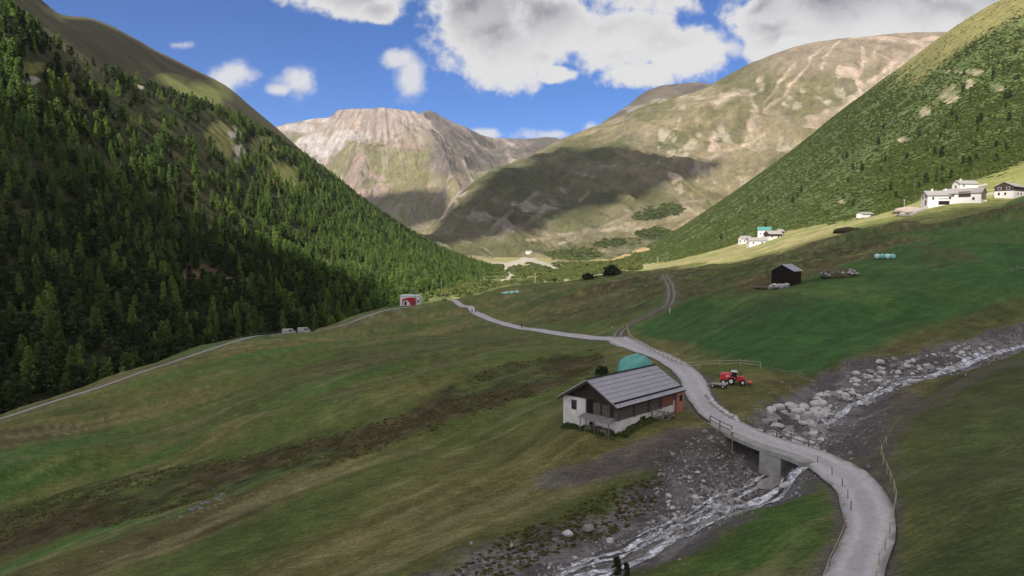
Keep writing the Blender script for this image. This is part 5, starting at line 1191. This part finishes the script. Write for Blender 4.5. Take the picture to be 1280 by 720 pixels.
def larch(seed, H=18.0, wide=.17, taper=1.0):
    rnd = np.random.RandomState(seed); cs = []; br = MB(); z = H * .09
    while z < H * .985:
        f_ = (z / H); rad = H * wide * (1 - f_) ** taper * rnd.uniform(.72, 1.15) + .22; nb_ = max(3, int(6 - 3 * f_))
        a0 = rnd.uniform(0, 6.28)
        for i in range(nb_):
            a = a0 + 6.283 * i / nb_ + rnd.uniform(-.35, .35); r = rad * rnd.uniform(.6, 1.12)
            if rnd.rand() < .10: continue
            for q in np.linspace(.35, 1, max(2, int(r / .75))):
                cs.append(((math.cos(a) * r * q, math.sin(a) * r * q, z - .16 * r * q + .1 * rnd.randn()), .92))
            if f_ < .7: br.tube((0, 0, z), (math.cos(a) * r * .9, math.sin(a) * r * .9, z - .15 * r), .06, .02, 3)
        z += H * .036 * (1.15 - .4 * f_) * rnd.uniform(.8, 1.25)
    V, Fc = leaf_cloud(cs, .95, rnd, .2, 8, .36)
    tr = MB(); tr.tube((0, 0, -1.2), (0, 0, H * .5), .27, .16, 7); tr.tube((0, 0, H * .5), (0, 0, H * .99), .16, .03, 6); tr.add(br.v, br.f)
    return V, Fc, tr
def stone_pine(seed, H=14.0):
    rnd = np.random.RandomState(seed); cs = []; br = MB()
    for k in range(int(H * 8)):
        f_ = rnd.uniform(.14, 1.0); prof = math.sin(math.pi * min(1, (f_ - .05) ** .8)) ** .7; r = H * .17 * max(.12, prof) * rnd.uniform(.35, 1.1); a = rnd.uniform(0, 6.283)
        cs.append(((math.cos(a) * r, math.sin(a) * r, f_ * H), rnd.uniform(.8, 1.35)))
        if k % 5 == 0: br.tube((0, 0, f_ * H - .4), (math.cos(a) * r, math.sin(a) * r, f_ * H), .06, .02, 3)
    V, Fc = leaf_cloud(cs, .8, rnd, 0, 9, .38); tr = MB(); tr.tube((0, 0, -1.2), (0, 0, H * .6), .26, .15, 7); tr.tube((0, 0, H * .6), (0, 0, H * .97), .15, .03, 6); tr.add(br.v, br.f); return V, Fc, tr
def bush(seed, r=1.0, h=.8, n=55, fine=.34):
    rnd = np.random.RandomState(seed); cs = []
    for k in range(n):
        a = rnd.uniform(0, 6.283); q = math.sqrt(rnd.rand()); zz = h * (1 - q * q) ** .5 * rnd.uniform(.35, 1.05); cs.append(((math.cos(a) * q * r * rnd.uniform(.8, 1.15), math.sin(a) * q * r, zz), rnd.uniform(.7, 1.3)))
    return leaf_cloud(cs, fine * r, rnd, 0, 5, .16 * r)
def mesh_from(name, parts):
    me = bpy.data.meshes.new(name); V = []; Fc = []; mi = []
    for k, (v, f, m) in enumerate(parts):
        o = len(V); V += [tuple(q) for q in v]; Fc += [[i + o for i in g] for g in f]; mi += [k] * len(f); me.materials.append(m)
    me.from_pydata(V, [], Fc); me.polygons.foreach_set('material_index', mi); me.update(); return me
KIND = {'larch': [], 'pine': []}
for s_ in range(5):
    V, Fc, tr = larch(100 + s_, 18, (.20, .24, .22, .26, .19)[s_], (1.0, .85, 1.1, .9, 1.0)[s_]); KIND['larch'].append((mesh_from('crown', [(V, Fc, Mt['larch'])]), tr.mesh('trunk', Mt['bark']), mesh_from('larch', [(V, Fc, Mt['larch']), (tr.v, tr.f, Mt['bark'])]), 18.0))
for s_ in range(4):
    V, Fc, tr = stone_pine(200 + s_, 14); KIND['pine'].append((mesh_from('crown', [(V, Fc, Mt['pine'])]), tr.mesh('trunk', Mt['bark']), mesh_from('stone_pine', [(V, Fc, Mt['pine']), (tr.v, tr.f, Mt['bark'])]), 14.0))
def scatter_gn(name, pts, sc, rot, idx, meshes):
    me = bpy.data.meshes.new(name); me.vertices.add(len(pts)); me.vertices.foreach_set('co', np.asarray(pts, np.float32).ravel())
    for an, ty, dat in (('sc', 'FLOAT_VECTOR', np.asarray(sc, np.float32)), ('rot', 'FLOAT', np.asarray(rot, np.float32)), ('idx', 'INT', np.asarray(idx, np.int32))):
        a = me.attributes.new(an, ty, 'POINT'); a.data.foreach_set('vector' if ty == 'FLOAT_VECTOR' else 'value', dat.ravel())
    o = bpy.data.objects.new(name, me); COL.objects.link(o); o['kind'] = 'stuff'
    ng = bpy.data.node_groups.new(name, 'GeometryNodeTree'); ng.interface.new_socket('Geometry', in_out='INPUT', socket_type='NodeSocketGeometry'); ng.interface.new_socket('Geometry', in_out='OUTPUT', socket_type='NodeSocketGeometry')
    n = ng.nodes.new; gi, go, iop, jn = n('NodeGroupInput'), n('NodeGroupOutput'), n('GeometryNodeInstanceOnPoints'), n('GeometryNodeJoinGeometry')
    for k, m_ in enumerate(meshes):
        src = bpy.data.objects.new(name + '_source', m_); oi = n('GeometryNodeObjectInfo'); oi.inputs['Object'].default_value = src; oi.inputs['As Instance'].default_value = True; ng.links.new(oi.outputs['Geometry'], jn.inputs[0])
    def at(nm, ty): q = n('GeometryNodeInputNamedAttribute'); q.data_type = ty; q.inputs['Name'].default_value = nm; return [s_ for s_ in q.outputs if s_.enabled and s_.name == 'Attribute'][0]
    cx = n('ShaderNodeCombineXYZ'); ng.links.new(at('rot', 'FLOAT'), cx.inputs[2]); e2r = n('FunctionNodeEulerToRotation'); ng.links.new(cx.outputs[0], e2r.inputs[0])
    ng.links.new(gi.outputs[0], iop.inputs['Points']); ng.links.new(jn.outputs[0], iop.inputs['Instance']); iop.inputs['Pick Instance'].default_value = True
    ng.links.new(at('idx', 'INT'), iop.inputs['Instance Index']); ng.links.new(e2r.outputs[0], iop.inputs['Rotation']); ng.links.new(at('sc', 'FLOAT_VECTOR'), iop.inputs['Scale']); ng.links.new(iop.outputs[0], go.inputs[0])
    md = o.modifiers.new('scatter', 'NODES'); md.node_group = ng; return o
def sample_sheet(name, n, wt, seed):
    X, Y, Z = SHEETS[name]; rnd = np.random.RandomState(seed)
    ar = np.abs((X[:-1, 1:] - X[:-1, :-1]) * (Y[1:, :-1] - Y[:-1, :-1])); wv = (ar * wt[:-1, :-1]).ravel(); cdf = np.cumsum(wv); k = np.searchsorted(cdf, rnd.rand(n) * cdf[-1]); i, j = np.unravel_index(k, ar.shape); a, b_ = rnd.rand(n), rnd.rand(n)
    f = lambda G: G[i, j] * (1 - a) * (1 - b_) + G[i, j + 1] * a * (1 - b_) + G[i + 1, j] * (1 - a) * b_ + G[i + 1, j + 1] * a * b_
    return np.stack([f(X), f(Y), f(Z)], 1), i, j, (ar * (wt[:-1, :-1] > 0)).sum()
# visibility raster: which trees can be seen and how big
def meadow_sky(us, cache={}):
    return None
pts, si, sj, area = sample_sheet('wooded_hillside', 19000, np.clip(1 - .88 * gl - rk, .03, 1) * np.clip(900 / YL, .45, 1.5) ** 1.3 * (1 + .9 * sst(.9, 1.4, WL)) * (1 + 1.6 * sst(1.25, 1.6, WL) * (UL > -60) * (UL < 350)) * (1 + .8 * (WL < .9) * (UL < 320)) * (.55 + .9 * sst(-.35, .2, nL2 + .5 * nL)) * (WL < 2.25) * (UL > -330), 11)
print('wood area', area)
rnd = np.random.RandomState(12)
vpix = VL[si, sj]; upix = UL[si, sj]
ppine = np.clip(.22 + .55 * sst(0, 1, (WL[si, sj] - 1.35) / .5) + .5 * nL[si, sj], .08, .85)
ppine = np.where((upix < 400) & (vpix > np.interp(upix, [0, 200, 400], [210, 270, 360])), np.maximum(ppine, .8), ppine); ispine = rnd.rand(len(pts)) < ppine  # larger share of dark pines at lower left, deepening the shade by colour
hgt = np.where(ispine, rnd.uniform(7, 13, len(pts)), rnd.uniform(9, 18.5, len(pts))) * np.where(WL[si, sj] > 1.8, .8, 1)
dist2 = pts[:, 1]
order = np.argsort(dist2)
# front surfaces: silhouette of the meadow per column
zbuf = np.full((720, 1280), 1e9)
uu = np.arange(0, 1280, 4)
for u in uu:
    t_, _ = ts(u, 360); Ys = 1 / np.linspace(1 / 40, 1 / 700, 160); zz = z_base(t_ * Ys, Ys); _, vv = proj(t_ * Ys, Ys, zz)
    top_ = 720
    for y_, v_ in zip(Ys, vv):
        v_ = int(max(0, v_))
        if v_ < top_: zbuf[v_:top_, u:u + 4] = y_; top_ = v_
score = np.zeros(len(pts))
for k in order:
    x, y, z = pts[k]; u0, v0 = proj(x, y, z); _, v1 = proj(x, y, z + hgt[k]); hw = max(1, .13 * (v0 - v1))
    a0, a1, b0, b1 = int(max(0, u0 - hw)), int(min(1280, u0 + hw + 1)), int(max(0, v1)), int(min(720, v0))
    if a1 <= a0 or b1 <= b0: continue
    blk = zbuf[b0:b1, a0:a1]; f_ = blk > y; score[k] = f_.sum(); blk[f_] = y
def tree_label(kind, u, v, h, y, lit):
    where = 'high on the wooded slope' if v < 130 else ('in the deep shade low on the wooded slope' if not lit else ('at the foot of the wooded slope near the hut' if v > 320 and u > 380 else ('on the middle of the wooded slope' if u < 330 else 'on the far shoulder of the wooded slope')))
    look = ('tall ' if h > 18 else 'short ' if h < 13 else '') + ('bright green feathery larch' if kind == 'larch' else 'dark rounded stone pine')
    return look + ' ' + where
chosen = np.zeros(len(pts), bool)
for kind, flag, top_n in (('larch', ~ispine, 300), ('pine', ispine, 240)):
    c = np.where(flag & (score > 14))[0]; c = c[np.argsort(-score[c])][:top_n]; chosen[c] = True; nm = 'larch_tree' if kind == 'larch' else 'stone_pine_tree'
    for k in c:
        x, y, z = pts[k]; u0, v0 = proj(x, y, z); va = int(k) % len(KIND[kind]); cr, tr, _, H0 = KIND[kind][va]
        lit = v0 < np.interp(u0, [0, 60, 120, 240, 350, 440, 520], [165, 200, 235, 285, 340, 372, 400])
        t = thing(nm, tree_label(kind, u0, v0, hgt[k], y, lit), 'tree', (x, y, z - .3), float(rnd.uniform(0, 6.28)), 'larches on the wooded slope' if kind == 'larch' else 'stone pines on the wooded slope')
        s_ = hgt[k] / H0; w_ = s_ * rnd.uniform(.85, 1.25); t.scale = (w_, w_, s_)
        link('crown', cr, t); link('trunk', tr, t)
for kind, flag in (('larch', ~ispine), ('pine', ispine)):
    c = np.where(flag & ~chosen)[0]; s_ = hgt[c] / KIND[kind][0][3]; w_ = s_ * rnd.uniform(.85, 1.25, len(c))
    scatter_gn('larch_forest' if kind == 'larch' else 'stone_pine_forest', pts[c] - [0, 0, .3], np.stack([w_, w_, s_], 1), rnd.uniform(0, 6.28, len(c)), rnd.randint(0, len(KIND[kind]), len(c)), [q[2] for q in KIND[kind]])
# undergrowth of the wood
BUSH = [mesh_from('dwarf_pine', [(*bush(300 + s_, 1, (.55, .8, .65, .9)[s_], 60), Mt['mugo'])]) for s_ in range(4)]
WILL = [mesh_from('willow', [(*bush(320 + s_, 1, (1.0, 1.3, .8)[s_], 60), Mt['leafy'])]) for s_ in range(3)]
up_, i_, j_, _ = sample_sheet('wooded_hillside', 2600, np.clip(1 - gl, .15, 1) * (WL < 2.1) * (UL > -100), 13)
s_ = rnd.uniform(.6, 1.9, len(up_)); scatter_gn('undergrowth', up_, np.stack([s_, s_, s_ * rnd.uniform(.6, 1.1, len(up_))], 1), rnd.uniform(0, 6.28, len(up_)), rnd.randint(0, 4, len(up_)), BUSH)
# dwarf pine scrub on the other slope
wt = (1 - np.clip(strip * 1.1, 0, 1)) * (1 - np.clip(bare * 1.1, 0, 1)) * (1 - .93 * np.clip(crest, 0, 1)) * (WC > 1.6) * (WC < 4.15) * (.6 + .6 * sst(-.4, .15, nC2 + .3 * nC)) * (1 - tanf) * np.clip(900 / YC, .25, 1.4) * (1 - .75 * (1 - sst(760, 830, UC)))
sp, i_, j_, ar_ = sample_sheet('scrub_hillside', 90000, wt, 14); print('scrub area', ar_)
s_ = rnd.uniform(.7, 1.9, len(sp)) * np.where(sp[:, 1] > 1100, 1.35, 1.0) * (1 - .4 * crest[i_, j_]); el = rnd.uniform(1.0, 1.35, len(sp))
scatter_gn('dwarf_pine_scrub', sp - [0, 0, .1], np.stack([s_ * el, s_, s_ * rnd.uniform(.42, .8, len(sp))], 1), rnd.normal(.5, .5, len(sp)), rnd.randint(0, 4, len(sp)), BUSH)
# single conifers on that slope
cp, i_, j_, _ = sample_sheet('scrub_hillside', 420, (WC > 2.02) * (WC < 3.3) * (UC > 900) * np.clip((UC - 880) / 250, .05, 1) * (1 - np.clip(bare, 0, 1)) * (.3 + sst(0, .4, nC2)), 15)
uu_, vv_ = proj(cp[:, 0], cp[:, 1], cp[:, 2]); c = np.where((uu_ < 1290) & (vv_ > 40))[0][:85]
for k in c:
    kind = 'pine' if rnd.rand() < .6 else 'larch'; cr, tr, _, H0 = KIND[kind][k % len(KIND[kind])]; h = rnd.uniform(5, 11); s_ = h / H0
    wh = 'high up among the dwarf pines' if vv_[k] < 110 else ('above the farmhouses' if uu_[k] > 1120 else 'lower down, left of the farmhouses')
    t = thing('stone_pine_tree' if kind == 'pine' else 'larch_tree', ('dark round pine ' if kind == 'pine' else 'pale green pointed larch ') + 'standing out of the scrub slope ' + wh, 'tree', cp[k] - [0, 0, .2], float(rnd.uniform(0, 6.28)), 'conifers in the scrub slope'); t.scale = (s_ * 1.25, s_ * 1.25, s_); link('crown', cr, t); link('trunk', tr, t)
# willows and scrub on the valley floor
vp, i_, j_, _ = sample_sheet('valley_floor', 5200, (WF > .5) * (WF < 3.3) * (UF > 520) * (UF < 800) * sst(-.1, .25, nF + .6 * nF2) * (CF[..., 0] < .2), 16)
s_ = rnd.uniform(1.5, 3.4, len(vp)) * np.where(vp[:, 1] > 1200, 1.5, 1); scatter_gn('willow_scrub', vp, np.stack([s_, s_, s_ * rnd.uniform(.7, 1.2, len(vp))], 1), rnd.uniform(0, 6.28, len(vp)), rnd.randint(0, 3, len(vp)), WILL)
vp, i_, j_, _ = sample_sheet('scrub_hillside', 2600, (WC > 1.0) * (WC < 3.2) * (UC > 570) * (UC < 800) * sst(-.05, .25, -nC2 + .3 * nC), 17)
s_ = rnd.uniform(1.4, 3.0, len(vp)) * np.where(vp[:, 1] > 1100, 1.5, 1); scatter_gn('willow_scrub', vp, np.stack([s_, s_, s_ * rnd.uniform(.7, 1.1, len(vp))], 1), rnd.uniform(0, 6.28, len(vp)), rnd.randint(0, 3, len(vp)), WILL)
vp, i_, j_, _ = sample_sheet('broad_mountain', 2500, np.clip(low, 0, 1) * (WM < 2.6), 18)
s_ = rnd.uniform(4, 8, len(vp)); scatter_gn('dwarf_pine_patches', vp, np.stack([s_ * 1.4, s_, s_ * .6], 1), rnd.uniform(0, 6.28, len(vp)), rnd.randint(0, 4, len(vp)), BUSH)
# shrubs that stand alone
def shrub(p, r, h, label, mat=None, name='shrub', cat='shrub', n=60):
    V, Fc = bush(int(abs(p[0] * 7 + p[1])) % 997, 1, h / r, n); st_ = MB()
    for a in range(5): st_.tube((0, 0, -.3), (.35 * math.cos(a * 1.26), .35 * math.sin(a * 1.26), h / r * .6), .04, .015, 5)
    t = thing(name, label, cat, p); t.scale = (r, r, r); link('foliage', mesh_from('foliage', [(V, Fc, mat or Mt['mugo'])]), t); st_.build('stems', Mt['bark'], t); return t
q = hit_base(752, 470); q[2] = gz(q[0], q[1]); shrub(q, 1.1, 1.6, 'dark bushy shrub behind the left end of the barn roof', Mt['pine'])
for u, v, r, h, lab in [(766, 344, 4.2, 5.5, 'clump of dark conifers on the far brow of the meadow'), (735, 346, 3.0, 2.6, 'low dark shrub on the brow left of the dark conifer clump'), (590, 416, 1.3, .8, '')]:
    if lab:
        y_ = 415 if u < 800 else 330; q = P(u, v, y_); q[2] = float(z_meadow(np.array([q[0]]), np.array([q[1]]))[0]); tq, sq = ts(u, v); q[2] = max(q[2], sq * q[1] - .8) - .5; shrub(q, r, h, lab, Mt['pine'], n=110)
for u, v, h, lab in [(771, 722, 1.7, 'young dark fir by the stream at the bottom edge'), (783, 722, 1.2, 'smaller young fir right beside the other at the bottom edge')]:
    q = hit(u, v); cr, tr, _, H0 = KIND['pine'][1]; t = thing('fir_sapling', lab, 'tree', q); t.scale = (h / H0 * 1.2, h / H0 * 1.2, h / H0); link('crown', cr, t); link('trunk', tr, t)
# weeds at the foot of the barn and tufts over the near grass
tf = []
for k in range(260):
    a = random.random(); x, y = (random.uniform(-.9, .3), random.uniform(-.2, GW)) if a < .5 else (random.uniform(0, 6.5), random.uniform(-.9, -.1)); q = C_[:2] + e2 * x + np.array([-e2[1], e2[0]]) * ysg * (y if True else 0); tf.append((q[0], q[1]))
tf = np.array(tf); zt = z_meadow(tf[:, 0], tf[:, 1]); s_ = rnd.uniform(.12, .34, len(tf)); scatter_gn('weeds', np.c_[tf, zt], np.stack([s_, s_, s_ * 1.2], 1), rnd.uniform(0, 6.28, len(tf)), rnd.randint(0, 3, len(tf)), WILL)
GT = leaf_mat('heath', (.112, .108, .040), .35, .3)
GTM = [mesh_from('heath_tuft', [(*bush(340 + s_, 1, .6, 26, .42), GT)]) for s_ in range(3)]
hp = pw([(-100,690),(0,640),(130,600),(300,570),(470,528),(540,495),(640,452),(740,436),(760,448),(720,480),(620,510),(520,545),(420,580),(300,610),(150,655),(0,695),(-100,720)]); ha = np.array(hp)
cand = rnd.uniform(ha.min(0), ha.max(0), (22000, 2)); cand = cand[inside(cand[:, 0], cand[:, 1], hp)]; cand = cand[fbm(cand[:, 0] / 7, cand[:, 1] / 7, 3, 205) > -.05]
b2 = pw([(560,720),(640,665),(760,610),(830,590),(815,640),(700,690),(640,720)]); c2 = np.array(b2); q2_ = rnd.uniform(c2.min(0), c2.max(0), (2500, 2)); q2_ = q2_[inside(q2_[:, 0], q2_[:, 1], b2)]
cand = np.vstack([cand, q2_]); s_ = rnd.uniform(.08, .24, len(cand)); scatter_gn('heath_scrub', np.c_[cand, z_meadow(cand[:, 0], cand[:, 1]) - .03], np.stack([s_ * 1.3, s_, s_ * .7], 1), rnd.uniform(0, 6.28, len(cand)), rnd.randint(0, 3, len(cand)), GTM)

# ------------------------------------------------------------------ the air of the valley
zlow = min(float(g[2].min()) for g in SHEETS.values()); zlow = min(zlow, -160) - 2
hz_m = bpy.data.materials.new('valley_air'); hz_m.use_nodes = True; nt = hz_m.node_tree; nt.nodes.clear(); o_ = nt.nodes.new('ShaderNodeOutputMaterial'); pv = nt.nodes.new('ShaderNodeVolumePrincipled')
pv.inputs['Color'].default_value = (.86, .92, 1, 1); pv.inputs['Density'].default_value = 1.2e-5; pv.inputs['Anisotropy'].default_value = .2; nt.links.new(pv.outputs[0], o_.inputs['Volume'])
hz = MB().box((0, 4900, (1480 + zlow) / 2), (9600, 11400, 1480 - zlow)).build('haze', hz_m); hz['kind'] = 'stuff'
scene.cycles.volume_bounces = 0; scene.cycles.volume_max_steps = 64
